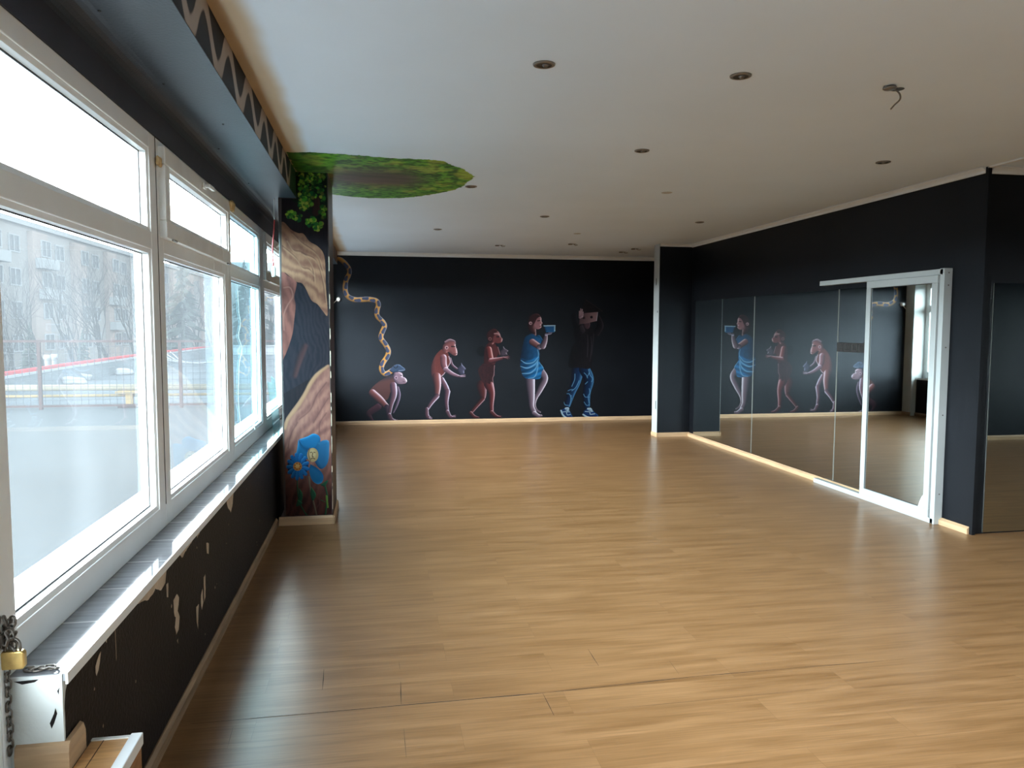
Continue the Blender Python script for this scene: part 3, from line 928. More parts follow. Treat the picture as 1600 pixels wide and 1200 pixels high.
# mirror in the alcove
am = empty('wall_mirror', (7.0, 5.15, 0))
tag(am, 'large frameless mirror on the alcove wall at the right edge, standing on the floor', 'mirror')
K(MB().box((4.655, 5.141, 0.012), (8.2, 5.1465, 1.95)).build('mirror_glass', M['mirror'], None), am)
K(MB().box((4.655, 5.1465, 0.012), (8.2, 5.1495, 1.95)).build('backing', M['mirror_edge'], None), am)
# small double socket on the black wall that the alcove mirror shows
ws = empty('wall_socket', (8.35, 0.7, 0.25))
tag(ws, 'small white socket low on the black wall seen in the alcove mirror', 'socket')
K(MB().box((8.31, 0.7005, 0.22), (8.39, 0.712, 0.30)).build('cover_plate', M['white_plastic'], None, bevel=0.003), ws)
K(MB().tube([(8.35, 0.713, 0.26), (8.35, 0.718, 0.26)], 0.02, 16).build('socket_cup', M['black'], None), ws)

# ------------------------------------------------------------------ ceiling downlights
def downlight(x, y, label, dangling=False, r=0.052, bulb=True):
    root = empty('ceiling_downlight', (x, y, H))
    tag(root, label, 'downlight', 'recessed lights in the white ceiling')
    a = MB().lathe([(r*0.70, -0.0005), (r, -0.0005), (r*0.98, -0.006), (r*0.80, -0.009), (r*0.70, -0.007)], (0, 0, 0), 28).build('rim', M['chrome'], root, smooth=True)
    b = MB().lathe([(0.0001, -0.001), (r*0.74, -0.001), (r*0.74, -0.0055), (r*0.45, -0.0015), (0.0001, -0.0015)], (0, 0, 0), 28).build('recess', M['black'], root)
    c = MB().lathe([(0.0001, -0.012), (r*0.20, -0.012), (r*0.30, -0.004), (r*0.30, -0.0016)], (r*0.15, 0.1*r, 0), 14).build('lamp_holder', M['steel'], root, smooth=True)
    return root


spots = [(0.775, 3.555, 'dark recessed downlight nearest the camera, above the middle of the floor'),
         (1.745, 3.54, 'dark recessed downlight in the nearest row, between the first light and the torn out one'),
         (1.808, 5.117, 'recessed downlight in the second row, right of the painted green foliage'),
         (3.668, 5.138, 'recessed downlight near the top end of the black mirror wall corner'),
         (0.813, 6.664, 'recessed downlight touching the tip of the painted green foliage'),
         (1.822, 8.285, 'small far downlight in the middle of the ceiling beyond the foliage tip'),
         (3.671, 8.389, 'far downlight nearest the black mirror wall cornice'),
         (0.754, 9.604, 'far downlight above the painted standing apes')]
for x, y, lb in spots:
    downlight(x, y, lb)


def dangle(x, y, label, pieces):
    root = empty('ceiling_downlight', (x, y, H))
    tag(root, label, 'downlight', 'recessed lights in the white ceiling')
    MB().lathe([(0.0001, -0.0012), (0.032, -0.0012), (0.034, -0.0005)], (0.03, 0.02, 0), 20).build('open_hole', M['black'], root)
    for i, p in enumerate(pieces):
        MB().tube(spline(p), 0.0045, 6).build('loose_wire', M['wire'], root, smooth=True)
    MB().lathe([(0.0001, -0.02), (0.026, -0.018), (0.034, -0.012), (0.030, -0.004), (0.0001, -0.002)], (-0.042, -0.02, 0), 20).build('lamp_holder', M['chrome'], root, smooth=True)
    return root


dangle(2.599, 3.573, 'torn out ceiling light with a loose wire hanging from its hole, upper right', [[(0.02, 0.02, -0.002), (0.03, 0.0, -0.03), (0.025, -0.01, -0.06), (-0.01, -0.02, -0.09), (-0.035, -0.025, -0.115)]])
dangle(1.802, 11.269, 'tiny far ceiling hole with loose wires above the fur clad figure', [[(0.02, 0.02, -0.002), (0.04, 0.0, -0.02), (0.08, 0, -0.01)]])
dangle(2.816, 10.889, 'tiny far ceiling hole with loose wires above the woman in blue', [[(0.02, 0.02, -0.002), (0.04, 0.0, -0.02), (0.07, 0, -0.015)]])
dangle(4.178-0.25, 11.35, 'tiny ceiling hole close to the white stub wall end, nearer one of two', [[(0.02, 0.02, -0.002), (0.05, 0.0, -0.02), (0.09, 0, -0.012)]])
dangle(3.90, 11.87, 'tiny ceiling hole at the far wall beside the stub wall, farther one of two', [[(0.02, 0.02, -0.002), (0.04, 0.0, -0.02), (0.08, 0, -0.012)]])
for x, y, lb in ((2.588, 6.643, 'faint round filled hole in the middle of the white ceiling'), (2.568, 9.706, 'faint round filled hole in the far part of the white ceiling')):
    o = MB().lathe([(0.0001, -0.003), (0.045, -0.003), (0.05, -0.0005)], (0, 0, 0), 24).build('ceiling_patch', mat('filler', (0.42, 0.41, 0.39), 0.9, var=0.2, scale=30))
    o.location = (x, y, H)
    tag(o, lb, 'filled hole')

# ------------------------------------------------------------------ painting engine: murals as thin painted skins with vertex colours
def paint_mat(name, rough=0.45):
    m = bpy.data.materials.new(name)
    m.use_nodes = True
    n = m.node_tree
    b = n.nodes['Principled BSDF']
    a = n.nodes.new('ShaderNodeVertexColor'); a.layer_name = 'paint'
    n.links.new(a.outputs[0], b.inputs['Base Color'])
    b.inputs['Roughness'].default_value = rough
    b.inputs['Specular IOR Level'].default_value = 0.2
    b.inputs['Specular Tint'].default_value = (0.72, 0.84, 1.0, 1)
    return m


M['paint'] = paint_mat('mural_paint')
M['paint_flat'] = paint_mat('matt_mural_paint', 0.6)
M['paint_flat'].node_tree.nodes['Principled BSDF'].inputs['Specular IOR Level'].default_value = 0.15


def lin(c):
    c = np.asarray(c, float)/255
    return np.where(c <= 0.04045, c/12.92, ((c+0.055)/1.055)**2.4)


def vnoise(x, y, seed=0):
    """cheap smooth value noise"""
    r = np.random.default_rng(seed)
    T = r.random((64, 64))
    xi = np.floor(x).astype(int); yi = np.floor(y).astype(int)
    fx = x-xi; fy = y-yi
    fx = fx*fx*(3-2*fx); fy = fy*fy*(3-2*fy)
    g = lambda a, b: T[a % 64, b % 64]
    return (g(xi, yi)*(1-fx)+g(xi+1, yi)*fx)*(1-fy)+(g(xi, yi+1)*(1-fx)+g(xi+1, yi+1)*fx)*fy


def fbm(x, y, seed=0, o=4):
    s = 0; a = 0.5; t = 0
    for k in range(o):
        s = s+a*vnoise(x*2**k, y*2**k, seed+k); t += a; a *= 0.5
    return s/t


class Canvas:
    def __init__(s, x0, y0, x1, y1, step, frame=(0, 0, 1)):
        """canvas in photo-measured units; frame=(ox,oy,scale) converts drawing coordinates"""
        s.step = step
        xs = np.arange(x0, x1+step/2, step); ys = np.arange(y0, y1+step/2, step)
        s.X, s.Y = np.meshgrid(xs, ys)
        s.rgb = np.zeros(s.X.shape+(3,)); s.a = np.zeros(s.X.shape); s.gam = 1.0; s.gain = 1.0
        s.fr = frame

    def pt(s, p):
        ox, oy, k = s.fr
        return np.array([ox+p[0]/k, oy+p[1]/k])

    def comp(s, al, col):
        al = np.clip(al, 0, 1)
        s.rgb = s.rgb*(1-al[..., None]) + col*al[..., None]
        s.a = s.a + al*(1-s.a)

    def limb(s, pts, rad, ramp, Ld=(0.9, -0.35), soft=0.35, alpha=1.0, rim=1.0):
        """tapered stroke; ramp = (shadow, mid, light) sRGB; light comes from direction Ld"""
        P = np.array([s.pt(p) for p in pts]); R = np.array(rad, float)/s.fr[2]
        if len(P) > 2:
            Q = []; RR = []
            pp = spline([tuple(p)+(r,) for p, r in zip(P, R)], 6)
            P = np.array([q[:2] for q in pp]); R = np.maximum(np.array([q[2] for q in pp]), 0.1)
        best = np.full(s.X.shape, 1e9); S = np.zeros(s.X.shape)
        Lx, Ly = np.array(Ld)/np.hypot(*Ld)
        for i in range(len(P)-1):
            a, b = P[i], P[i+1]; d = b-a; L2 = max(d@d, 1e-9)
            t = np.clip(((s.X-a[0])*d[0]+(s.Y-a[1])*d[1])/L2, 0, 1)
            cx = s.X-(a[0]+t*d[0]); cy = s.Y-(a[1]+t*d[1]); r = R[i]*(1-t)+R[i+1]*t
            dist = np.hypot(cx, cy)-r
            m = dist < best
            best = np.where(m, dist, best)
            S = np.where(m, (cx*Lx+cy*Ly)/r, S)
        al = np.clip(0.5-best/soft, 0, 1)*alpha
        s.comp(al, s.shade(S, ramp, rim))
        return s

    def shade(s, S, ramp, rim):
        c0, c1, c2 = (lin(c) for c in ramp)
        a = np.clip((S+0.9)/1.1, 0, 1)[..., None]
        b = (np.clip((S-0.30)/0.55, 0, 1)**1.6*rim)[..., None]
        return (c0*(1-a)+c1*a)*(1-b)+c2*b

    def inside(s, P):
        X, Y = s.X, s.Y
        ins = np.zeros(X.shape, bool); dist = np.full(X.shape, 1e9); nx = np.zeros(X.shape); ny = np.zeros(X.shape)
        n = len(P)
        for i in range(n):
            a, b = P[i], P[(i+1) % n]
            c = ((a[1] > Y) != (b[1] > Y))
            with np.errstate(divide='ignore', invalid='ignore'):
                xi = (b[0]-a[0])*(Y-a[1])/(b[1]-a[1]+1e-12)+a[0]
            ins ^= c & (X < xi)
            d = b-a; t = np.clip(((X-a[0])*d[0]+(Y-a[1])*d[1])/max(d@d, 1e-9), 0, 1)
            cx = X-(a[0]+t*d[0]); cy = Y-(a[1]+t*d[1]); dd = np.hypot(cx, cy)
            m = dd < dist
            dist = np.where(m, dd, dist); nx = np.where(m, cx, nx); ny = np.where(m, cy, ny)
        return ins, dist, nx, ny

    def poly(s, pts, ramp=None, Ld=(0.9, -0.35), w=3.0, soft=0.35, smooth=True, fn=None, alpha=1.0, rim=1.0):
        P = [tuple(s.pt(p)) for p in pts]
        if smooth:
            q = spline(P+[P[0]], 5)[:-1]; P = q
        P = [np.array(p) for p in P]
        ins, dist, nx, ny = s.inside(P)
        sd_ = np.where(ins, -dist, dist)
        al = np.clip(0.5-sd_/soft, 0, 1)*alpha
        if fn is not None:
            col = fn(s.X, s.Y, dist)
        else:
            Lx, Ly = np.array(Ld)/np.hypot(*Ld)
            sg = np.where(ins, -1, 1)
            S = (nx*Lx+ny*Ly)/np.maximum(dist, 1e-6)*sg*np.clip(1-dist/(w), 0, 1)
            col = s.shade(S, ramp, rim)
        s.comp(al, col)
        return s

    def dot(s, p, r, col, soft=0.35, alpha=1.0, ell=1.0):
        c = s.pt(p); r = r/s.fr[2]
        d = np.hypot(s.X-c[0], (s.Y-c[1])/ell)-r
        s.comp(np.clip(0.5-d/soft, 0, 1)*alpha, lin(col))
        return s

    def mesh(s, name, conv, parent=None, thr=0.45, m=None):
        keepv = s.a > thr
        q = keepv[:-1, :-1] & keepv[1:, :-1] & keepv[:-1, 1:] & keepv[1:, 1:]
        ny, nx = s.X.shape
        idx = np.arange(ny*nx).reshape(ny, nx)
        F = np.stack([idx[:-1, :-1][q], idx[1:, :-1][q], idx[1:, 1:][q], idx[:-1, 1:][q]], 1)
        used, inv = np.unique(F, return_inverse=True)
        F = inv.reshape(F.shape)
        V = conv(s.X.ravel()[used], s.Y.ravel()[used])
        colr = np.clip((s.rgb.reshape(-1, 3)[used]**s.gam)*s.gain, 0.0015, 1)
        me = bpy.data.meshes.new(name)
        me.vertices.add(len(used)); me.vertices.foreach_set('co', V.astype(np.float32).ravel())
        me.loops.add(F.size); me.loops.foreach_set('vertex_index', F.astype(np.int32).ravel())
        me.polygons.add(len(F)); me.polygons.foreach_set('loop_start', np.arange(0, F.size, 4, dtype=np.int32))
        me.update(calc_edges=True)
        ca = me.color_attributes.new('paint', 'FLOAT_COLOR', 'POINT')
        ca.data.foreach_set('color', np.concatenate([colr, np.ones((len(colr), 1))], 1).astype(np.float32).ravel())
        me.materials.append(m or M['paint'])
        me.validate()
        return obj(name, me, parent)


def on_plane(ax, v, eps):
    """photo-measured unit -> world on plane ax=v, lifted by eps (signed)"""
    def conv(px, py):
        d = _f[None]*FPX + RX[None]*(px[:, None]-800) - UX[None]*(py[:, None]-600)
        t = (v-EYE[ax])/d[:, ax]
        P = EYE[None]+d*t[:, None]
        P[:, ax] = v+eps
        return P
    return conv


wallc = on_plane(1, YB, -0.003)
Z4 = (560, 540, 8.889)
Z5 = (740, 480, 6.316)
Z6 = (520, 380, 4.14)
Z8 = (860, 460, 5.71)

mural = empty('wall_mural', (1.7, YB, 0))
tag(mural, 'mural of snake, apes, woman and box-headed person in line on the far black wall', 'mural')

SK = ((52, 38, 42), (128, 82, 80), (215, 195, 205))     # reddish skin
SKB = ((48, 42, 54), (120, 88, 98), (215, 205, 222))    # paler skin
SKD = ((38, 27, 31), (98, 55, 54), (180, 150, 158))
# --- painted snake
c = Canvas(525, 392, 645, 595, 0.4, Z6)
body = [(30, 100), (60, 112), (95, 150), (108, 190), (88, 235), (80, 285), (90, 335), (130, 362), (180, 365), (230, 362), (280, 372), (295, 400), (285, 440), (290, 475), (320, 505), (335, 535), (318, 580), (312, 615), (340, 655), (360, 695), (350, 735), (322, 780), (315, 820), (340, 845), (380, 825), (405, 803)]
c.limb(body, [12]+[16]*3+[17]*18+[16]*3+[16], ((120, 92, 48), (196, 152, 84), (215, 180, 120)), (0.6, -0.8))
sp_ = spline(body, 6)
L_ = np.array(sp_); acc = np.concatenate([[0], np.cumsum(np.hypot(*(L_[1:]-L_[:-1]).T))])
k = 0; t = 55
while t < acc[-1]-60:
    i = int(np.searchsorted(acc, t)); j = int(np.searchsorted(acc, t+22))
    seg_ = [tuple(L_[min(i, len(L_)-1)]), tuple(L_[min(j, len(L_)-1)])]
    side = (-1)**k
    d = L_[min(j, len(L_)-1)]-L_[min(i, len(L_)-1)]; nn = np.array([-d[1], d[0]])/max(np.hypot(*d), 1e-6)*5*side
    seg_ = [tuple(np.array(q)+nn) for q in seg_]
    c.limb(seg_, [8, 12], ((60, 68, 92), (78, 84, 108), (90, 98, 125)), (1, 0), soft=0.6)
    t += 48; k += 1
edge_a = [tuple(L_[i]+np.array([-(L_[i+1]-L_[i])[1], (L_[i+1]-L_[i])[0]])/max(np.hypot(*(L_[i+1]-L_[i])), 1e-6)*-15) for i in range(0, len(L_)-1, 5)]
c.limb(edge_a, [2.2]*len(edge_a), ((130, 130, 140), (140, 140, 152), (150, 150, 165)), (1, 0))
c.fr = Z4
c.poly([(425, 345), (500, 272), (565, 262), (610, 290), (655, 328), (640, 352), (605, 368), (540, 372), (470, 375)], ((42, 52, 70), (72, 86, 108), (120, 134, 158)), (0.3, -0.9), w=3)
c.limb([(490, 290), (510, 310), (540, 300), (545, 275)], [6, 7, 7, 5], ((35, 42, 55), (45, 52, 66), (60, 70, 85)), (0, -1))
c.limb([(560, 350), (610, 345), (645, 338)], [4, 4, 3], ((120, 125, 140), (140, 145, 160), (160, 165, 180)), (0, -1))
c.gam, c.gain = 1.32, 0.66
c.mesh('painted_snake', wallc, None); K(bpy.data.objects['painted_snake'], mural)

# --- crouching ape
c = Canvas(560, 576, 642, 664, 0.33, Z4)
c.limb([(275, 850), (150, 940), (175, 1010), (225, 1075)], [48, 42, 24, 14], ((28, 32, 44), (88, 58, 66), (120, 100, 120)), (0.6, -0.8), rim=0.6)
c.poly([(470, 400), (380, 440), (280, 500), (190, 580), (150, 650), (180, 720), (270, 730), (350, 760), (410, 745), (445, 650), (500, 520), (520, 430)],
       fn=lambda X, Y, d: lin((44, 50, 62))[None, None]*(1-np.clip((Y-585-(640-X)*0.22+6)/9, 0, 1))[..., None] + lin((96, 66, 62))[None, None]*np.clip((Y-585-(640-X)*0.22+6)/9, 0, 1)[..., None])
c.limb([(545, 580), (568, 690), (535, 820), (485, 930)], [20, 20, 17, 12], ((60, 52, 66), (110, 92, 108), (180, 168, 190)), (1, 0.1))
c.limb([(195, 660), (290, 745), (385, 840)], [52, 52, 40], SK, (0.75, -0.66), rim=0.9)
c.limb([(395, 850), (405, 930), (420, 1000)], [34, 26, 22], ((40, 36, 48), (80, 62, 74), (110, 95, 110)), (1, 0))
c.limb([(485, 550), (492, 680), (455, 820), (432, 950)], [46, 44, 30, 22], SKB, (0.95, -0.2))
c.limb([(432, 960), (465, 1030), (530, 1045)], [24, 28, 18], SKB, (0.4, -0.9))
for k, (dx, dy) in enumerate(((0, -14), (14, 0), (6, 14), (-10, 24))):
    c.limb([(500, 1040+dy*0.5), (545+dx*0.5, 1045+dy)], [9, 6], SKB, (0.3, -0.9))
c.poly([(485, 420), (500, 372), (550, 362), (600, 385), (612, 425), (655, 450), (676, 490), (655, 525), (590, 536), (535, 525), (495, 480)], ((84, 70, 84), (142, 120, 130), (225, 212, 225)), (0.8, -0.3), w=4.5)
c.limb([(560, 372), (600, 388), (612, 420)], [9, 8, 7], ((170, 150, 160), (190, 172, 182), (225, 212, 222)), (1, -0.5))
c.dot((524, 445), 24, (160, 138, 150)); c.dot((524, 447), 13, (95, 76, 88))
c.limb([(588, 412), (604, 418)], [7, 6], ((50, 38, 46), (58, 44, 52), (60, 50, 60)), (1, 0))
c.limb([(618, 498), (655, 508)], [4, 3], ((90, 70, 82), (96, 76, 88), (110, 90, 100)), (1, 0))
c.limb([(662, 470), (670, 488)], [4, 5], ((210, 200, 215), (235, 228, 240), (245, 240, 250)), (1, 0))
c.gam, c.gain = 1.32, 0.66
c.mesh('painted_crouching_ape', wallc, None); K(bpy.data.objects['painted_crouching_ape'], mural)

# --- naked standing ape with a flint
c = Canvas(658, 528, 732, 662, 0.33, Z4)
c.limb([(1275, 180), (1305, 270), (1385, 335)], [16, 18, 13], SKB, (0.7, -0.7))
c.limb([(1160, 470), (1205, 560), (1238, 640)], [34, 40, 38], SKB, (0.9, -0.4))
c.limb([(1236, 640), (1222, 780), (1238, 910)], [40, 30, 22], SKB, (1, -0.05))
c.limb([(1238, 920), (1275, 985), (1335, 988)], [28, 24, 12], SKB, (0.5, -0.85))
for dy in (-16, 0, 14):
    c.limb([(1300, 985+dy*0.4), (1352, 980+dy)], [8, 6], SKB, (0.3, -0.9))
c.poly([(1150, 50), (1080, 120), (1030, 220), (1008, 330), (1025, 450), (1060, 560), (1120, 560), (1150, 450), (1195, 385), (1245, 305), (1278, 220), (1262, 150), (1240, 90), (1200, 60)],
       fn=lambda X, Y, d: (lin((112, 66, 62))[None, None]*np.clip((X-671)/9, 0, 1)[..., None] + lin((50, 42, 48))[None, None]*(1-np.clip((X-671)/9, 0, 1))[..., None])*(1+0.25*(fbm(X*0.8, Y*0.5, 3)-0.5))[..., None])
c.limb([(1255, 150), (1275, 230), (1240, 300), (1195, 385), (1155, 425)], [7, 7, 6, 6, 7], ((150, 125, 135), (185, 165, 175), (215, 198, 208)), (1, 0))
c.limb([(1085, 430), (1098, 560), (1090, 690)], [58, 50, 34], SK, (1, -0.05))
c.limb([(1090, 700), (1015, 790), (955, 885)], [36, 30, 22], SKB, (0.75, 0.5))
c.limb([(950, 880), (955, 975), (1005, 1012)], [24, 30, 20], SKB, (0.85, -0.4))
for dy in (-12, 2, 14):
    c.limb([(985, 1005+dy*0.5), (1022, 1010+dy)], [9, 6], SKB, (0.3, -0.9))
c.limb([(1180, 165), (1185, 260), (1215, 335)], [44, 42, 36], ((66, 44, 50), (140, 98, 104), (220, 200, 212)), (0.85, -0.5))
c.limb([(1215, 335), (1300, 390), (1392, 426)], [36, 28, 18], ((66, 50, 58), (140, 110, 122), (210, 194, 208)), (0.3, -0.95))
c.poly([(1428, 225), (1442, 262), (1470, 292), (1492, 325), (1470, 350), (1468, 395), (1405, 398), (1372, 335), (1400, 290), (1422, 265)], ((44, 42, 54), (84, 82, 100), (150, 148, 170)), (0.9, -0.3), w=4)
c.limb([(1392, 426), (1440, 432)], [18, 12], SKB, (0, -1))
for dy in (-16, -6, 6, 16):
    c.limb([(1420, 425+dy*0.6), (1488, 418+dy)], [7, 4], SKB, (0.2, -1))
c.poly([(1170, 0), (1165, 60), (1210, 100), (1250, 90), (1300, 125), (1350, 142), (1375, 115), (1368, 50), (1352, 10), (1350, -40), (1310, -70), (1250, -62), (1200, -35)],
       ((70, 44, 48), (146, 98, 98), (225, 200, 205)), (0.95, 0.1), w=5)
c.limb([(1205, -50), (1265, -78), (1335, -60), (1345, -25)], [12, 16, 12, 9], ((96, 76, 84), (150, 125, 135), (205, 190, 198)), (0.4, -0.9))
c.dot((1226, 28), 24, (190, 160, 166)); c.dot((1226, 30), 14, (105, 72, 78))
c.limb([(1295, 12), (1338, 14)], [9, 8], ((44, 28, 32), (54, 36, 40), (60, 44, 48)), (1, 0))
c.limb([(1325, 118), (1368, 110)], [4, 4], ((90, 58, 62), (100, 66, 70), (110, 76, 80)), (1, 0))
c.gam, c.gain = 1.32, 0.66
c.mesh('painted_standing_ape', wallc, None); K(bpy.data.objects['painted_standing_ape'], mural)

# --- fur clad hominid
c = Canvas(732, 510, 802, 662, 0.33, Z5)
c.dot((80, 435), 50, (30, 25, 28), soft=10, alpha=0.9)
c.limb([(232, 400), (252, 465)], [13, 12], SKD, (1, -0.2))
c.limb([(78, 770), (92, 860), (88, 905)], [52, 34, 24], SKD, (0.9, 0.3))
c.limb([(88, 905), (15, 990), (-25, 1040)], [24, 19, 15], SKD, (0.75, 0.6))
c.limb([(-28, 1045), (5, 1080), (48, 1088)], [18, 18, 9], SKD, (0.5, -0.8))
c.limb([(150, 760), (178, 850), (175, 960), (178, 1035)], [48, 32, 23, 18], ((44, 26, 30), (112, 58, 58), (205, 170, 178)), (1, -0.05))
c.limb([(180, 1040), (215, 1072), (262, 1085)], [22, 19, 9], SKD, (0.4, -0.9))
for dy in (-8, 4):
    c.limb([(235, 1078), (272, 1080+dy)], [8, 5], SKD, (0.3, -0.9))
fur = lambda X, Y, d: (lin((66, 40, 42))[None, None]*(0.55+0.95*fbm(X*0.9+0.3*np.sin(Y*0.6), Y*0.28, 11))[..., None])
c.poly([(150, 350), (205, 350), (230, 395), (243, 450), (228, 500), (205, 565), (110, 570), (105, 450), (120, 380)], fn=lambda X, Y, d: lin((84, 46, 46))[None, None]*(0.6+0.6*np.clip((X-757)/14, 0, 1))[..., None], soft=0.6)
c.poly([(88, 555), (200, 565), (207, 600), (196, 640), (206, 670), (190, 700), (196, 745), (170, 735), (160, 760), (130, 745), (100, 752), (60, 690), (45, 610)], fn=fur, soft=0.8)
c.limb([(205, 575), (203, 625), (200, 670), (188, 700), (192, 742)], [4, 4, 4, 3, 3], ((120, 90, 96), (150, 120, 126), (175, 150, 155)), (1, 0))
c.limb([(150, 415), (160, 480), (172, 530)], [28, 30, 28], ((50, 28, 32), (126, 66, 64), (215, 175, 175)), (0.9, -0.4))
c.limb([(172, 530), (250, 512), (305, 498)], [27, 18, 12], ((54, 34, 38), (122, 74, 76), (205, 178, 184)), (0.1, -1))
c.poly([(291, 380), (308, 405), (342, 430), (326, 452), (332, 470), (270, 478), (262, 440), (284, 412)], ((50, 42, 48), (92, 80, 90), (185, 172, 185)), (0.9, -0.2), w=3)
for k, (ex, ey) in enumerate(((345, 480), (358, 490), (356, 505), (340, 514))):
    c.limb([(295, 500), (325, 488+k*6), (ex, ey)], [9, 7, 4], SKD, (0.2, -1), rim=0.9)
c.poly([(150, 238), (195, 214), (240, 236), (262, 268), (268, 290), (286, 312), (276, 345), (240, 357), (205, 352), (180, 370), (145, 345), (130, 300), (133, 262)], ((56, 32, 34), (122, 72, 72), (210, 178, 180)), (0.95, 0.05), w=4.2)
c.poly([(150, 235), (195, 212), (235, 228), (215, 262), (195, 300), (190, 345), (150, 345), (128, 300), (132, 258)], ((44, 26, 28), (78, 44, 44), (110, 68, 66)), (0.6, -0.7), w=3)
c.dot((162, 312), 17, (128, 92, 92)); c.dot((162, 314), 9, (70, 46, 48))
c.limb([(205, 262), (235, 262), (262, 282)], [6, 7, 6], ((150, 115, 118), (170, 135, 136), (190, 160, 160)), (0.5, -0.8))
c.limb([(230, 292), (250, 292)], [7, 7], ((45, 26, 30), (48, 28, 32), (58, 38, 42)), (1, 0))
c.gam, c.gain = 1.32, 0.66
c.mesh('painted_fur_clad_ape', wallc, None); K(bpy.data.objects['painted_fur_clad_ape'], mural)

# --- woman in blue with a bowl
LG = ((40, 38, 48), (130, 112, 124), (225, 218, 230))
c = Canvas(806, 484, 872, 662, 0.33, Z5)
c.limb([(655, 620), (703, 700), (660, 800), (612, 895), (600, 960), (618, 1010), (655, 1035)], [36, 32, 30, 20, 14, 12, 9], LG, (0.9, 0.1))
c.limb([(555, 700), (562, 800), (568, 900), (572, 980), (600, 1045)], [50, 44, 34, 26, 24], LG, (1, 0.0))
c.limb([(600, 1050), (640, 1075), (668, 1072)], [25, 20, 12], LG, (0.4, -0.8))
c.limb([(592, 225), (598, 270)], [24, 20], ((60, 42, 46), (112, 80, 84), (190, 165, 165)), (1, 0))
BL = ((16, 38, 56), (30, 74, 108), (62, 112, 146))
c.limb([(640, 300), (668, 340)], [26, 24], BL, (0.6, -0.7))
c.poly([(530, 278), (575, 262), (615, 285), (660, 310), (665, 350), (648, 410), (640, 500), (478, 520), (470, 440), (490, 350), (505, 300)],
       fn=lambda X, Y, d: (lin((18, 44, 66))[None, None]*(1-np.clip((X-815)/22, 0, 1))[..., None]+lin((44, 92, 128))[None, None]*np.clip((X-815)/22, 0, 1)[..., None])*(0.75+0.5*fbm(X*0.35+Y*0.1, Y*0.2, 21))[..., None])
c.poly([(462, 500), (560, 520), (640, 470), (652, 540), (680, 580), (692, 612), (672, 640), (655, 705), (560, 708), (495, 692), (468, 630), (458, 560)],
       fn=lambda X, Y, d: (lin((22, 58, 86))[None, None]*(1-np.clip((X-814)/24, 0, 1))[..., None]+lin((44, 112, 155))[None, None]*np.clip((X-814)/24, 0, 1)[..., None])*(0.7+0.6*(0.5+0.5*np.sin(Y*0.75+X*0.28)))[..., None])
FO = ((90, 130, 160), (130, 172, 200), (165, 200, 222))
for pts, r in (([(468, 525), (520, 556), (590, 545), (640, 490)], 6), ([(464, 585), (530, 602), (600, 570), (636, 520)], 7), ([(478, 655), (560, 650), (615, 600), (634, 535)], 6),
               ([(540, 704), (600, 690), (630, 620), (636, 545)], 5), ([(630, 420), (640, 460), (636, 500)], 5), ([(650, 545), (682, 590), (690, 612)], 5)):
    c.limb(pts, [r*0.5]+[r]*(len(pts)-2)+[r*0.6], FO, (0, -1), alpha=0.75, soft=0.7)
c.limb([(580, 345), (640, 385)], [32, 28], ((66, 44, 46), (134, 96, 98), (205, 178, 178)), (0.6, -0.8))
c.limb([(650, 392), (692, 380)], [26, 24], LG, (0.6, 0.8), rim=0.7)
c.limb([(682, 385), (704, 330), (716, 268)], [30, 25, 15], ((62, 52, 60), (128, 106, 116), (220, 208, 218)), (1, 0.3))
c.poly([(692, 180), (806, 179), (801, 205), (808, 236), (792, 250), (712, 246), (702, 215)], ((24, 56, 84), (52, 104, 144), (120, 160, 188)), (0.9, 0.3), w=3, smooth=False)
c.limb([(694, 184), (804, 182)], [6, 6], ((140, 165, 185), (170, 192, 208), (195, 212, 225)), (0, -1))
c.limb([(802, 190), (799, 232)], [4, 5], ((150, 180, 200), (180, 205, 220), (200, 220, 232)), (1, 0))
for k in range(3):
    c.limb([(712, 275-k*4), (735+k*12, 262), (745+k*14, 250)], [9, 7, 5], ((90, 84, 98), (140, 130, 145), (190, 184, 200)), (0, 1))
c.poly([(600, 90), (645, 82), (668, 105), (670, 135), (680, 158), (668, 172), (668, 200), (640, 218), (605, 212), (580, 190), (585, 130)], ((92, 60, 64), (172, 130, 134), (232, 205, 208)), (0.95, 0.0), w=4)
c.poly([(548, 100), (585, 68), (635, 64), (662, 90), (640, 100), (622, 118), (606, 150), (588, 190), (612, 255), (585, 262), (550, 240), (532, 190), (535, 140)], ((36, 22, 26), (78, 48, 50), (122, 84, 82)), (0.7, -0.7), w=4)
c.dot((562, 158), 16, (190, 160, 165)); c.dot((564, 160), 8, (110, 80, 84))
c.limb([(632, 135), (655, 132)], [5, 4], ((60, 36, 40), (66, 42, 46), (70, 50, 50)), (1, 0))
c.limb([(650, 190), (668, 186)], [4, 4], ((130, 80, 84), (136, 86, 90), (150, 95, 100)), (1, 0))
c.gam, c.gain = 1.32, 0.66
c.mesh('painted_woman', wallc, None); K(bpy.data.objects['painted_woman'], mural)

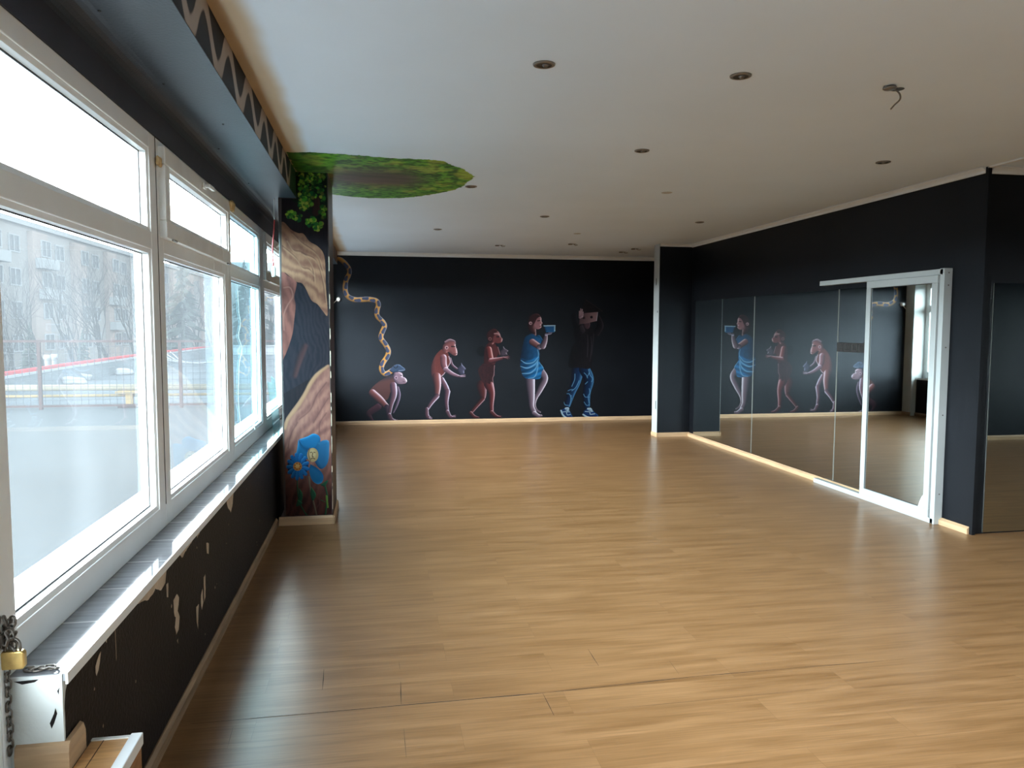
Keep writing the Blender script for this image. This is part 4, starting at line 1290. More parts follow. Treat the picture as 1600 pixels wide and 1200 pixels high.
# --- person with a box over the head
c = Canvas(872, 462, 946, 660, 0.3, Z8)
DK = ((17, 16, 20), (44, 38, 42), (84, 74, 80))
c.limb([(212, 185), (218, 240), (245, 320)], [22, 26, 36], ((20, 19, 24), (34, 31, 37), (52, 48, 54)), (1, -0.3))
c.limb([(425, 200), (445, 280), (405, 350)], [18, 30, 32], DK, (1, -0.1))
JE = ((10, 22, 38), (26, 56, 90), (92, 138, 172))
c.limb([(245, 670), (225, 780), (185, 880), (152, 985)], [56, 44, 36, 28], JE, (1, 0.1), rim=0.8)
c.limb([(305, 670), (342, 760), (322, 880), (322, 985)], [50, 46, 36, 32], JE, (1, -0.1), rim=0.8)
for pts in ([(218, 710), (215, 760), (190, 820)], [(255, 770), (225, 830), (190, 860)], [(155, 860), (180, 850), (205, 850)], [(145, 885), (170, 890), (185, 930)], [(185, 900), (178, 960), (165, 1000)],
            [(120, 960), (130, 985), (160, 990)], [(340, 670), (352, 720), (375, 750), (366, 780)], [(300, 700), (320, 720), (330, 745)], [(330, 780), (310, 800)], [(345, 840), (352, 880), (335, 910), (345, 970)],
            [(295, 890), (310, 915), (345, 915)], [(300, 960), (322, 990), (345, 985)], [(345, 700), (330, 730)]):
    c.limb(pts, [3.2]*len(pts), ((70, 110, 140), (112, 155, 185), (140, 180, 205)), (1, 0), soft=0.5, alpha=0.85)
c.poly([(230, 285), (285, 268), (345, 275), (395, 320), (398, 370), (385, 430), (372, 560), (352, 660), (260, 655), (165, 650), (168, 560), (195, 470), (222, 420), (208, 350)],
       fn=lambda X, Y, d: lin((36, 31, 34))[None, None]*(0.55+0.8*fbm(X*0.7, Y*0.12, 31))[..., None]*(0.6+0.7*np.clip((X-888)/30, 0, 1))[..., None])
for pts in ([(360, 380), (366, 470), (350, 600)], [(385, 350), (380, 440), (368, 540)], [(330, 360), (332, 460), (325, 560)]):
    c.limb(pts, [3, 4, 2.5], ((64, 58, 64), (82, 76, 84), (100, 94, 102)), (1, 0), alpha=0.6, soft=0.8)
c.poly([(285, 268), (300, 300), (310, 330), (285, 350), (265, 320), (262, 290)], ((44, 38, 42), (72, 62, 68), (96, 86, 92)), (0.5, -0.8), w=3, alpha=0.8)
c.poly([(295, 255), (352, 252), (345, 300), (320, 308), (300, 290)], ((60, 44, 50), (92, 70, 76), (120, 98, 106)), (0.8, -0.2), w=3)
c.poly([(262, 172), (425, 156), (412, 238), (330, 258), (256, 268)], fn=lambda X, Y, d: (lin((92, 72, 74))[None, None]*(1-np.clip((X-905)/26, 0, 1))[..., None]+lin((150, 122, 124))[None, None]*np.clip((X-905)/26, 0, 1)[..., None]), smooth=False)
c.limb([(421, 162), (410, 236)], [3, 3], ((150, 140, 150), (190, 180, 190), (200, 190, 200)), (1, 0))
c.dot((366, 203), 12, (40, 30, 34)); c.dot((296, 210), 10, (50, 38, 40))
c.limb([(285, 195), (305, 200), (308, 216), (292, 222)], [3]*4, ((90, 68, 70), (96, 74, 76), (100, 80, 82)), (1, 0))
c.poly([(312, 44), (466, 150), (430, 156), (288, 166), (284, 110)], fn=lambda X, Y, d: lin((46, 39, 40))[None, None]*(0.8+0.5*fbm(X*0.4, Y*0.4, 5))[..., None], smooth=False)
c.limb([(315, 47), (390, 98), (464, 150)], [3, 3, 3], ((70, 60, 62), (86, 76, 78), (100, 90, 92)), (1, 0), alpha=0.8)
c.limb([(300, 165), (460, 152)], [2.5, 2], ((60, 50, 52), (72, 62, 64), (84, 74, 76)), (1, 0), alpha=0.8)
for k, (x0, y0_, x1_, y1_) in enumerate(((258, 200, 258, 150), (266, 200, 270, 128), (276, 200, 282, 134), (284, 200, 290, 158))):
    c.limb([(x0, y0_), (x1_, y1_)], [7, 5], ((120, 96, 102), (176, 150, 156), (215, 195, 200)), (1, -0.3))
c.limb([(262, 205), (272, 200)], [12, 12], ((110, 88, 94), (160, 135, 142), (190, 168, 174)), (1, 0))
for P0, toe in (([(118, 1018), (160, 1012), (172, 1040), (196, 1085), (192, 1104), (150, 1104), (112, 1072), (92, 1040)], 1), ([(296, 1040), (330, 1018), (365, 1020), (392, 1050), (424, 1075), (420, 1096), (350, 1096), (292, 1078)], 2)):
    c.poly(P0, ((16, 34, 62), (36, 70, 116), (70, 110, 150)), (0.6, -0.7), w=3)
WH = ((120, 140, 158), (168, 186, 198), (200, 214, 222))
c.limb([(94, 1036), (112, 1078), (150, 1106), (190, 1108)], [7, 8, 8, 7], WH, (0, -1))
c.limb([(290, 1072), (330, 1096), (380, 1102), (422, 1098)], [7, 9, 9, 8], WH, (0, -1))
c.limb([(135, 1018), (160, 1018), (152, 1040)], [8, 8, 6], WH, (0, -1))
c.limb([(335, 1022), (360, 1022), (370, 1045)], [9, 9, 6], WH, (0, -1))
c.limb([(110, 1050), (140, 1048), (150, 1075), (178, 1072)], [3]*4, WH, (0, -1))
c.limb([(310, 1045), (350, 1050), (355, 1070), (395, 1066)], [3.5]*4, WH, (0, -1))
for k in range(3):
    c.limb([(136+k*6, 1032+k*9), (160+k*6, 1030+k*9)], [2.5, 2.5], WH, (0, -1))
    c.limb([(340+k*9, 1034+k*6), (362+k*9, 1030+k*6)], [2.5, 2.5], WH, (0, -1))
c.gam, c.gain = 1.32, 0.66
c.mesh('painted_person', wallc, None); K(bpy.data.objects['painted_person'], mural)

# ------------------------------------------------------------------ pillar mural
pm = empty('pillar_mural', (-0.56, PY0, 0))
tag(pm, 'painted pillar of swirling brown canyon rock and green leaves with blue flowers at its foot', 'mural')
c = Canvas(440, 236, 526, 824, 0.5, (0, 0, 1))
W1 = fbm(c.X*0.05, c.Y*0.02, 40); W2 = fbm(c.X*0.5, c.Y*0.06, 41)
base = lin((44, 30, 32))[None, None]*(0.5+1.0*W2)[..., None]
c.comp(np.ones(c.X.shape), base)


def rock(cols, ax, ay, fr=0.55, sd=50):
    def f(X, Y, d):
        w = X*ax+Y*ay+26*fbm(X*0.03, Y*0.022, sd)+5*fbm(X*0.12, Y*0.08, sd+5)
        t = 0.5+0.5*np.sin(w*fr)
        t = t*0.5+0.5*fbm(X*0.16*(1+abs(ax)), Y*0.07, sd+9)+0.12*(fbm(X*0.9, Y*0.25, sd+11)-0.5)
        n_ = len(cols)-1
        q = np.clip((Y-Y.min())/(Y.max()-Y.min()), 0, 1)
        A, B = (lin(k_) for k_ in cols[:2])
        return A*(1-t[..., None])+B*t[..., None]
    return f


ZC = (430, 230, 3.636)
ZD = (360, 560, 4.0)
c.fr = ZC
# dark cave streaks
c.poly([(110, 760), (300, 900), (310, 1250), (50, 1400), (30, 1200), (90, 1050)], fn=rock(((34, 30, 38), (62, 50, 56)), 1.0, -0.12, 0.8, 60), smooth=False)
c.limb([(170, 1130), (140, 1200), (110, 1300)], [14, 18, 12], ((60, 38, 38), (96, 58, 52), (110, 70, 62)), (1, 0), soft=4, alpha=0.7)
# lower left pink rock
c.poly([(28, 680), (60, 720), (95, 745), (122, 770), (108, 850), (116, 900), (108, 980), (98, 1060), (70, 1150), (40, 1215), (28, 1215)], fn=rock(((116, 70, 62), (168, 108, 94)), 0.9, -0.25, 0.45, 70))
c.limb([(50, 800), (85, 800), (100, 850), (70, 900), (48, 960), (50, 1040)], [4, 4, 4, 4, 4, 3], ((150, 100, 90), (180, 128, 114), (195, 145, 130)), (0, -1), soft=1.2, alpha=0.7)
# upper tan rock
c.poly([(26, 425), (52, 428), (90, 468), (130, 488), (160, 492), (195, 535), (240, 562), (272, 600), (284, 660), (288, 800), (298, 952), (270, 930), (240, 892), (205, 868), (172, 800), (150, 772), (125, 766), (92, 742), (60, 715), (26, 680)],
       fn=rock(((128, 82, 66), (188, 142, 112)), 0.35, -0.75, 0.42, 80))
for pts in ([(60, 520), (100, 580), (160, 600), (210, 680), (220, 760)], [(40, 560), (110, 620), (150, 680), (190, 690), (215, 720)], [(90, 480), (150, 540), (230, 600), (270, 700)], [(150, 600), (230, 640), (270, 760), (285, 880)]):
    c.limb(pts, [3]*len(pts), ((104, 64, 52), (110, 70, 56), (124, 82, 66)), (0, -1), soft=1.6, alpha=0.65)
    c.limb([(a+8, b+14) for a, b in pts], [3]*len(pts), ((190, 146, 116), (200, 158, 126), (208, 168, 138)), (0, -1), soft=1.8, alpha=0.5)
c.fr = ZD
low = rock(((120, 78, 72), (172, 124, 108)), 0.8, 0.55, 0.40, 90)
dkr = rock(((58, 32, 30), (112, 66, 54)), 0.8, 0.35, 0.55, 95)


def lowf(X, Y, d):
    q = np.clip((Y-715)/60+0.4*(fbm(X*0.08, Y*0.05, 97)-0.5), 0, 1)[..., None]
    return low(X, Y, d)*(1-q)+dkr(X, Y, d)*q


c.poly([(612, 38), (575, 65), (530, 98), (500, 140), (478, 178), (455, 220), (425, 268), (385, 320), (350, 372), (335, 410), (330, 1045), (660, 1045), (660, 40)], fn=lowf, smooth=False)
c.limb([(608, 50), (545, 100), (500, 160), (470, 220), (420, 300), (360, 380), (342, 440)], [8, 11, 12, 11, 12, 10, 7], ((170, 128, 96), (190, 150, 116), (205, 168, 134)), (0, -1), soft=3, alpha=0.75)
for pts in ([(600, 150), (540, 230), (500, 320), (430, 380)], [(610, 250), (560, 330), (520, 400)], [(600, 340), (560, 400), (555, 460)], [(420, 400), (380, 470), (360, 560)], [(600, 760), (560, 850), (560, 950)], [(400, 820), (380, 900), (400, 980)], [(520, 850), (560, 900), (500, 980)]):
    c.limb(pts, [3.5]*len(pts), ((96, 58, 54), (110, 70, 64), (124, 82, 74)), (0, -1), soft=1.6, alpha=0.6)
# right dark border of the rock
# stems and leaves
GR = ((18, 62, 44), (42, 104, 74), (74, 140, 96))
for pts, r in (([(418, 760), (420, 820), (432, 900), (470, 970), (515, 1015)], 4), ([(490, 740), (500, 820), (520, 900), (545, 1010)], 5), ([(590, 790), (605, 860), (600, 920), (590, 1000)], 5)):
    c.limb(pts, [r]*len(pts), GR if r != 5 or pts[0][0] == 590 else ((92, 84, 70), (126, 116, 96), (150, 140, 118)), (1, 0), soft=0.8, alpha=0.9)
for pts in ([(430, 810), (452, 850), (440, 910), (424, 880)], [(505, 800), (535, 850), (515, 890), (500, 850)], [(560, 790), (610, 760), (590, 800)], [(420, 880), (450, 905), (412, 925)], [(560, 880), (600, 900), (570, 890)]):
    c.poly(pts, GR, (0.6, -0.6), w=3, alpha=0.95)
c.limb([(600, 860), (608, 930)], [6, 5], ((90, 130, 60), (120, 165, 70), (150, 190, 90)), (1, 0), alpha=0.9)
# large blue flower
B1 = ((12, 78, 116), (26, 112, 158), (62, 148, 192))
B2 = ((20, 72, 108), (44, 108, 148), (80, 138, 176))
c.poly([(430, 505), (480, 488), (520, 470), (556, 486), (562, 520), (545, 560), (505, 575), (450, 555)], B1, (-0.3, -0.9), w=5)
c.poly([(545, 530), (580, 512), (614, 515), (618, 560), (612, 640), (590, 680), (560, 690), (530, 650), (520, 600)], B2, (0.5, -0.6), w=6)
c.poly([(425, 505), (418, 560), (412, 605), (440, 630), (490, 625), (495, 585), (455, 550)], B1, (-0.8, 0.1), w=5)
c.poly([(500, 660), (550, 690), (580, 730), (575, 770), (545, 785), (510, 760), (492, 700)], B1, (0.2, 0.9), w=5)
c.dot((515, 603), 35, (176, 150, 108), ell=1.25)
c.dot((512, 595), 22, (196, 172, 132), soft=3, ell=1.3)
for pts in ([(500, 588), (508, 586)], [(522, 586), (530, 588)], [(515, 590), (512, 612), (518, 614)], [(503, 628), (515, 622), (528, 628)]):
    c.limb(pts, [2.5]*len(pts), ((88, 62, 44), (96, 70, 50), (110, 84, 60)), (0, -1))
c.limb([(495, 560), (490, 600), (500, 640)], [3, 3, 3], ((96, 74, 50), (120, 96, 66), (130, 104, 74)), (1, 0), alpha=0.8)
# daisy
c.dot((422, 675), 66, (14, 52, 88))
for k in range(13):
    a = k/13*2*PI+0.2
    x0, y0_ = 422+28*math.cos(a), 675+30*math.sin(a); x1_, y1_ = 422+62*math.cos(a), 675+76*math.sin(a)
    c.limb([(x0, y0_), (0.5*x0+0.5*x1_, 0.5*y0_+0.5*y1_), (x1_, y1_)], [6, 12, 11], ((16, 84, 140), (34, 120, 182), (74, 158, 210)), (-0.4, -0.9), soft=0.4)
c.dot((420, 675), 27, (200, 140, 66)); c.dot((418, 670), 15, (222, 176, 110), soft=2)
for k in range(7):
    a = k/7*2*PI
    c.dot((420+18*math.cos(a), 675+18*math.sin(a)), 5, (160, 100, 44))
# foliage at the top
c.fr = ZC
c.poly([(60, 0), (320, 0), (320, 130), (300, 330), (250, 420), (200, 380), (150, 330), (60, 260)], fn=lambda X, Y, d: lin((20, 38, 18))[None, None]*(0.5+1.1*fbm(X*0.2, Y*0.2, 7))[..., None], soft=2)
c.poly([(215, 290), (250, 290), (250, 380), (210, 380)], ((50, 28, 24), (70, 40, 32), (84, 54, 44)), (1, 0), w=4, soft=1.5)
fr_ = random.Random(12)
greens = [(34, 84, 32), (52, 128, 42), (86, 170, 50), (132, 204, 60), (30, 112, 60), (166, 214, 66), (200, 210, 84)]


def cluster(cx, cy, rx, ry, n, dark=0.0):
    for k in range(n):
        a = fr_.uniform(0, 2*PI); q = math.sqrt(fr_.random())
        x = cx+rx*q*math.cos(a); y = cy+ry*q*math.sin(a)
        g_ = greens[fr_.randrange(len(greens))]
        up = np.array(g_)*(1-dark*fr_.random())
        c.dot((x, y), fr_.uniform(5, 12), tuple(up), soft=0.8, alpha=0.85, ell=fr_.uniform(0.7, 1.2))


cluster(140, 90, 80, 70, 180, 0.8)
cluster(245, 90, 52, 90, 190, 0.55)
cluster(185, 230, 52, 120, 200, 0.5)
cluster(250, 190, 40, 70, 70, 0.7)
cluster(270, 340, 18, 80, 40, 0.6)
cluster(160, 320, 26, 40, 50, 0.1)
cluster(90, 385, 25, 28, 30, 0.2)
cluster(130, 400, 22, 20, 16, 0.3)
cluster(205, 425, 28, 28, 36, 0.05)
cluster(238, 455, 18, 18, 18, 0.05)
cluster(262, 440, 14, 14, 10, 0.3)


def pilconv(px, py):
    P = on_plane(1, PY0, -0.002)(px, py)
    # true width of the face, edges trimmed
    P[:, 0] = np.clip(P[:, 0], PX0+0.012, PX1-0.006)
    P[:, 2] = np.clip(P[:, 2], 0.075, H-0.002)
    return P


# keep only what falls on the pillar face (beam covers its upper left)
PW = on_plane(1, PY0, 0)(c.X.ravel(), c.Y.ravel())
xx = PW[:, 0].reshape(c.X.shape); zz_ = PW[:, 2].reshape(c.X.shape)
ok = (xx > PX0+0.012) & (xx < PX1-0.006) & (zz_ > 0.075) & (zz_ < H-0.002) & ~((zz_ > ZB-0.004) & (xx < XB+0.002))
c.a = np.where(ok, 1.0, 0.0)
c.gam, c.gain = 1.15, 0.50
K(c.mesh('painted_rocks_and_flowers', lambda a, b: on_plane(1, PY0, -0.002)(a, b), m=M['paint_flat']), pm)

# foliage on the ceiling: canvas in metres (x, y)
c = Canvas(-0.62, 5.40, 0.86, 7.55, 0.008, (0, 0, 1))
X, Y = c.X, c.Y
out = [(-0.617, 5.62), (-0.52, 5.60), (-0.42, 5.585), (-0.25, 5.60), (-0.07, 5.64), (0.12, 5.67), (0.30, 5.665), (0.47, 5.70), (0.58, 5.83), (0.68, 5.97), (0.75, 6.12), (0.79, 6.25), (0.77, 6.45), (0.75, 6.62), (0.71, 6.80), (0.62, 6.98), (0.50, 7.15), (0.36, 7.30), (0.18, 7.40), (0.02, 7.44), (-0.15, 7.42), (-0.28, 7.36), (-0.40, 7.30), (-0.46, 7.20), (-0.50, 7.0), (-0.617, 6.9)]
ins, dist, _, _ = c.inside([np.array(p) for p in spline(out+[out[0]], 4)[:-1]])
sdj = np.where(ins, -dist, dist)+0.045*(fbm(X*18, Y*18, 77)-0.5)+0.02*(fbm(X*60, Y*60, 78)-0.5)
n1 = fbm(X*7, Y*7, 70); n2 = fbm(X*26, Y*26, 72, 3); n3 = fbm(X*3, Y*3, 74)
g0, g1, g2, g3 = lin((38, 86, 34)), lin((78, 146, 44)), lin((130, 182, 56)), lin((176, 178, 74))
n2 = np.clip(0.5+(n2-0.5)*1.7, 0, 1); n1 = np.clip(0.5+(n1-0.5)*1.5, 0, 1)
cl = g0+(g1-g0)*np.clip((n2-0.25)/0.35, 0, 1)[..., None]
cl = cl+(g2-cl)*(np.clip((n2-0.5)/0.25, 0, 1)*np.clip(n1*1.6-0.3, 0, 1))[..., None]
cl = cl+(g3-cl)*(np.clip((n1-0.58)/0.2, 0, 1)*0.55)[..., None]
# brown and dark teal core with streaks along x
core = np.exp(-(((X+0.0)/0.42)**4+((Y-6.45)/0.42)**2))
st = fbm(X*2.5, Y*16, 79)
cc = lin((44, 62, 46))*(1-st[..., None])+lin((116, 92, 88))*st[..., None]
cl = cl*(1-np.clip(core*1.15, 0, 1)[..., None])+cc*np.clip(core*1.15, 0, 1)[..., None]
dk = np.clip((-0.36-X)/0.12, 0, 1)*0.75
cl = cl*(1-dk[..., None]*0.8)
c.rgb = cl
c.a = np.where(sdj < 0, 1.0, 0.0)
inp = (X > PX0) & (X < PX1) & (Y > PY0) & (Y < PY1)
c.a = np.where(inp, 0, c.a)
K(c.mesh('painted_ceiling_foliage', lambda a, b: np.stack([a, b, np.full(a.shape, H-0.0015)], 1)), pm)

# ------------------------------------------------------------------ painted band on the beam: canvas (y, z)
bm_ = empty('beam_mural', (XB, 4.2, ZB))
tag(bm_, 'white wavy band painted on the dark side of the beam above the windows', 'mural')
c = Canvas(1.0, ZB+0.002, 6.298, H-0.001, 0.006, (0, 0, 1))
Y, Z = c.X, c.Y
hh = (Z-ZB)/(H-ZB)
ph = 2*PI*(Y-2.85)/0.49 + 0.5*np.sin(Y*2.3)
cen = 0.5-0.40*np.tanh(0.7*np.cos(ph))/np.tanh(0.7)
slope = np.abs(np.sin(ph))
wid = 0.13+0.05*fbm(Y*3, Z*3, 5)+0.11*slope
dd = np.abs(hh-cen)-wid
wh = np.clip(0.5-dd/0.05, 0, 1)
tone = 0.75+0.35*fbm(Y*5, Z*9, 15)
colw = lin((164, 152, 142))*tone[..., None]
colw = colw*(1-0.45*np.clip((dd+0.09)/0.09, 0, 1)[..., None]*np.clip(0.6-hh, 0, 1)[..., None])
cold = lin((20, 20, 23))*(0.8+0.4*fbm(Y*4, Z*4, 19))[..., None]
c.rgb = cold*(1-wh[..., None])+colw*wh[..., None]
# leaves coming over from the pillar
lf_ = np.clip((Y-5.75+0.25*(fbm(Y*9, Z*9, 33)-0.5))/0.25, 0, 1)
c.rgb = c.rgb*(1-lf_[..., None])+(lin((24, 52, 24))*(0.5+1.2*fbm(Y*25, Z*25, 34))[..., None])*lf_[..., None]
c.a = np.ones(Y.shape)
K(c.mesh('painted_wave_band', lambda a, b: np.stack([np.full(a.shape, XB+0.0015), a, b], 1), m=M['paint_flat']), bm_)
c = Canvas(6.902, ZB+0.002, 12.66, H-0.001, 0.02, (0, 0, 1))
Y, Z = c.X, c.Y
t = 0.5+0.5*np.sin(Y*9+8*fbm(Y*1.5, Z*9, 44))
c.rgb = lin((52, 34, 28))*(1-t[..., None])+lin((122, 88, 66))*t[..., None]
c.a = np.ones(Y.shape)
K(c.mesh('painted_rock_band', lambda a, b: np.stack([np.full(a.shape, XB+0.0015), a, b], 1)), bm_)

# ------------------------------------------------------------------ outside
def thing_struct(o):
    o['kind'] = 'structure'; return o


box('terrace', (-14, -12, 0.15), (-1.175, 13.3, 0.36), M['bitumen'], kind='structure')
box('neighbour_roof', (-7.6, 13.3, 0.0), (-1.0, 60, 0.22), M['bitumen2'], kind='structure')
box('street_ground', (-160, -60, -4.6), (-1.2, 260, -4.3), M['earth'], kind='structure')
box('outer_wall', (-1.27, -12, -4.3), (-1.175, 60, ZS-0.04), M['white_wall'], kind='structure')
box('sky_blocking_wall', (-1.30, -12, H+0.2), (-1.07, 60, 9.5), M['white_wall'], kind='structure')  # unseen wall added above the ceiling to block sky light from the terrace
# low parapet with red and white edge on the neighbouring roof, sloping outline measured along its top
pr_ = empty('roof_parapet', (-8.0, 17, 0.0))
tag(pr_, 'long low roof edge with a red cap strip beyond the wire fence', 'roof edge')
PA = [(-7.0, 13.4), (-7.37, 16.7), (-7.70, 21.3), (-8.05, 29.5), (-8.1, 40)]
mb = MB(); mr_ = MB(); mw = MB()
for i in range(len(PA)-1):
    (x0, y0), (x1, y1) = PA[i], PA[i+1]
    n0 = len(mb.v)
    for M_, z0, z1, o0, o1, foot in ((mb, 0.2, 0.55, 0.0, -0.25, 0.35), (mw, 0.55, 0.60, 0.02, -0.27, 0.0), (mr_, 0.60, 0.66, -0.06, -0.25, 0.0)):
        n0 = len(M_.v)
        for (x, y) in ((x0, y0), (x1, y1)):
            M_.v += [(x+o0+foot, y, z0), (x+o1, y, z0), (x+o1, y, z1), (x+o0, y, z1)]
        for q in ((0, 1, 2, 3), (4, 7, 6, 5), (0, 3, 7, 4), (1, 5, 6, 2), (3, 2, 6, 7), (0, 4, 5, 1)):
            M_.f.append(tuple(n0+j for j in q)); M_.m.append(0)
K(mb.build('sloped_upstand', M['bitumen2'], None), pr_)
K(mw.build('white_edge', M['white_edge'], None), pr_)
K(mr_.build('red_cap', M['red_edge'], None), pr_)
fw = MB().box((-8.1, 40, 0.0), (-1.0, 40.3, 0.62)).box((-8.1, 39.9, 0.62), (-1.0, 40.4, 0.68)).build('roof_end_wall', M['white_edge'])
tag(fw, 'low pale wall closing the far end of the neighbouring roof', 'wall')
for i, (px, py, lb) in enumerate((((115), 596, 'left pale bundle lying on the roof behind the fence'), (127, 589, 'small pale bundle just behind the left one on the roof'), (195, 581, 'pale lump on the roof behind the middle of the first window'), (222, 569, 'farthest pale lump near the red roof edge'))):
    p = at((px, py), 2, 0.30)
    o = lump('roof_bundle', (0, 0, 0), 0.20, None, M['white_edge'], (1.3, 1, 0.55), i+10)
    o.location = (p[0], p[1], 0.30)
    tag(o, lb, 'bundle', 'pale bundles on the neighbouring roof')
for i, (px, py, lb) in enumerate(((84, 572, 'left one of two short white vent pipes behind the red roof edge'), (95, 570, 'right one of two short white vent pipes behind the red roof edge'))):
    p = at((px, py), 0, -8.3)
    o = MB().lathe([(0.0001, 0.62), (0.07, 0.62), (0.09, 0.60), (0.09, 0.52), (0.06, 0.50), (0.06, 0.0)], (0, 0, 0), 14).build('vent_pipe', M['white_edge'], smooth=True)
    o.location = (-8.45, p[1], 0.25)
    tag(o, lb, 'vent pipe', 'vent pipes behind the red roof edge')
wires = MB()
for k in range(5):
    pts = [(-2.0-0.02*k, 26+k*0.6, 0.5+0.02*k)]
p0 = at((300, 548), 0, -7.6)
for k in range(5):
    pts = spline([(-7.7, 27+k*0.9, 0.66), (-6.9, 28+k*0.5, 0.40-0.03*k), (-6.2+0.2*k, 29+k*0.7, 0.28)], 6)
    wires.tube(pts, 0.022, 5)
wo_ = wires.build('cable_bundle', M['white_edge'], smooth=True)
tag(wo_, 'tangle of pale cables hanging over the far roof edge', 'cables')

# fence across the terrace
YFN = 12.4
fence = empty('wire_fence', (-6, YFN, 0.36))
tag(fence, 'rusty brown wire mesh fence standing across the terrace outside the windows', 'fence')
for x in (-12.9, -10.9, -8.9, -6.95, -4.96, -2.98, -1.35):
    K(MB().box((x-0.022, YFN-0.022, 0.36), (x+0.022, YFN+0.022, 1.40)).build('post', M['rust'], None), fence)
K(MB().box((-13, YFN-0.018, 1.365), (-1.3, YFN+0.018, 1.40)).build('top_rail', M['rust'], None), fence)
K(MB().box((-13, YFN-0.015, 0.395), (-1.3, YFN+0.015, 0.425)).build('bottom_rail', M['rust'], None), fence)
mb = MB()
x = -13
while x < -1.3:
    mb.box((x-0.0025, YFN-0.003, 0.42), (x+0.0025, YFN+0.003, 1.37)); x += 0.10
zz = 0.5
while zz < 1.36:
    mb.box((-13, YFN+0.003, zz-0.0025), (-1.3, YFN+0.006, zz+0.0025)); zz += 0.10
K(mb.build('wire_mesh', M['mesh_wire'], None), fence)
# gas pipes on a post
gp = empty('gas_pipe', (-3.8, YFN+0.25, 0.36))
tag(gp, 'yellow gas pipe run on a short T-shaped post behind the wire fence', 'pipe')
K(MB().tube([(-13, 12.75, 0.68), (-4.4, 12.75, 0.66), (-1.6, 12.75, 0.645)], 0.05, 10).build('upper_pipe', M['pipe_pale'], None, smooth=True), gp)
K(MB().tube([(-13, 12.65, 0.545), (-1.6, 12.65, 0.54)], 0.022, 8).build('lower_pipe', M['pipe'], None, smooth=True), gp)
K(MB().box((-3.96, 12.5, 0.58), (-3.60, 12.80, 0.612)).box((-3.83, 12.56, 0.36), (-3.73, 12.62, 0.58)).build('post', M['pipe'], None), gp)
K(MB().box((-3.92, 12.48, 0.36), (-3.64, 12.72, 0.395)).build('foot', M['rust'], None), gp)

# apartment building (facade at x=-30)
bd = empty('apartment_building', (-34, 95, -4.3))
tag(bd, 'pale five storey apartment block behind the bare trees', 'building')
ZTOP = 10.25
K(MB().box((-42, 30, -4.3), (-30, 150, ZTOP)).build('wall', M['facade'], None), bd)
K(MB().box((-42.3, 29.7, ZTOP), (-29.6, 150.3, ZTOP+0.45)).build('roof_edge', M['far_white'], None), bd)
for i, y in enumerate(np.arange(36, 146, 9.4)):
    K(MB().box((-30.0, y, -4.3), (-29.55, y+3.1, ZTOP-0.3)).build('projecting_panel', M['facade_pink'], None), bd)
wn = 0
for r, zc in enumerate((8.6, 5.8, 3.0, 0.2, -2.6)):
    for j, y in enumerate(np.arange(32.4, 146, 4.7)):
        if y > 128:
            continue
        wpar = MB()
        x0 = -30.0 if (j % 2 == 0) else -29.55
        yc = y+ (0 if j % 2 == 0 else 0.5)
        ring(wpar, x0, x0+0.10, yc, yc+2.0, zc-0.75, zc+0.75, 0.10)
        wpar.box((x0, yc+0.95, zc-0.65), (x0+0.08, yc+1.05, zc+0.65))
        wob_ = K(wpar.build('window', M['far_white'], None), bd)
        pn = MB().box((x0+0.01, yc+0.1, zc-0.65), (x0+0.03, yc+1.9, zc+0.65)).build('pane', M['far_glass'], None)
        pn.parent = wob_
        wn += 1
for (y, zc) in ((75.5, 7.2), (76.0, 4.5), (66, 7.2), (94, 4.5), (94, 1.7), (112, 4.5)):
    K(MB().box((-29.9, y-1.5, zc-0.45), (-28.9, y+2.0, zc+0.45)).build('balcony', M['far_white'], None, bevel=0.02), bd)
# second, lower building further right
b2 = empty('apartment_building', (-20, 170, -4.3))
tag(b2, 'second pale block farther off, seen past the middle mullions', 'building')
K(MB().box((-40, 160, -4.3), (-12, 180, 14.5)).build('wall', M['facade'], None), b2)
for zc in (12, 8.5, 5, 1.5):
    for x in np.arange(-37, -14, 5.2):
        fo_ = K(MB().box((x, 159.9, zc-0.9), (x+2.6, 160.0, zc+0.9)).build('window', M['far_glass'], None), b2)


# bare trees
def tree_mesh(name, seed, h=10.5, lean=0.0):
    rr = random.Random(seed)
    mb = MB()

    def grow(p, d, L, r, depth):
        n = 4
        pts = [p]; rad = [r]
        for i in range(n):
            d = (d + Vector((rr.uniform(-.12, .12), rr.uniform(-.12, .12), rr.uniform(-0.02, .10)))).normalized()
            p = p+d*L/n
            pts.append(p); rad.append(r*(1-0.45*(i+1)/n))
        mb.tube(pts, rad, 6 if depth < 2 else (4 if depth < 4 else 3), cap=False)
        if depth >= 5 or r < 0.004:
            return
        nb = 3 if depth == 0 else rr.choice((3, 3, 4))
        for k in range(nb):
            az = rr.uniform(0, 2*PI); sp_a = rr.uniform(0.25, 0.65) if depth else rr.uniform(0.15, 0.4)
            u = d.orthogonal().normalized(); w = d.cross(u)
            nd = (d*math.cos(sp_a)+(u*math.cos(az)+w*math.sin(az))*math.sin(sp_a)).normalized()
            nd.z = max(nd.z, 0.1); nd.normalize()
            st_ = pts[-1] if k == 0 else pts[rr.choice((2, 3, 4))]
            grow(st_, nd, L*rr.uniform(0.62, 0.85), rad[-1]*rr.uniform(0.62, 0.9), depth+1)
    grow(Vector((0, 0, 0)), Vector((lean, 0.05, 1)).normalized(), h*0.30, h*0.020, 0)
    me = bpy.data.meshes.new(name)
    me.from_pydata(mb.v, [], mb.f)
    me.materials.append(M['bark'])
    me.polygons.foreach_set('use_smooth', [True]*len(me.polygons))
    return me


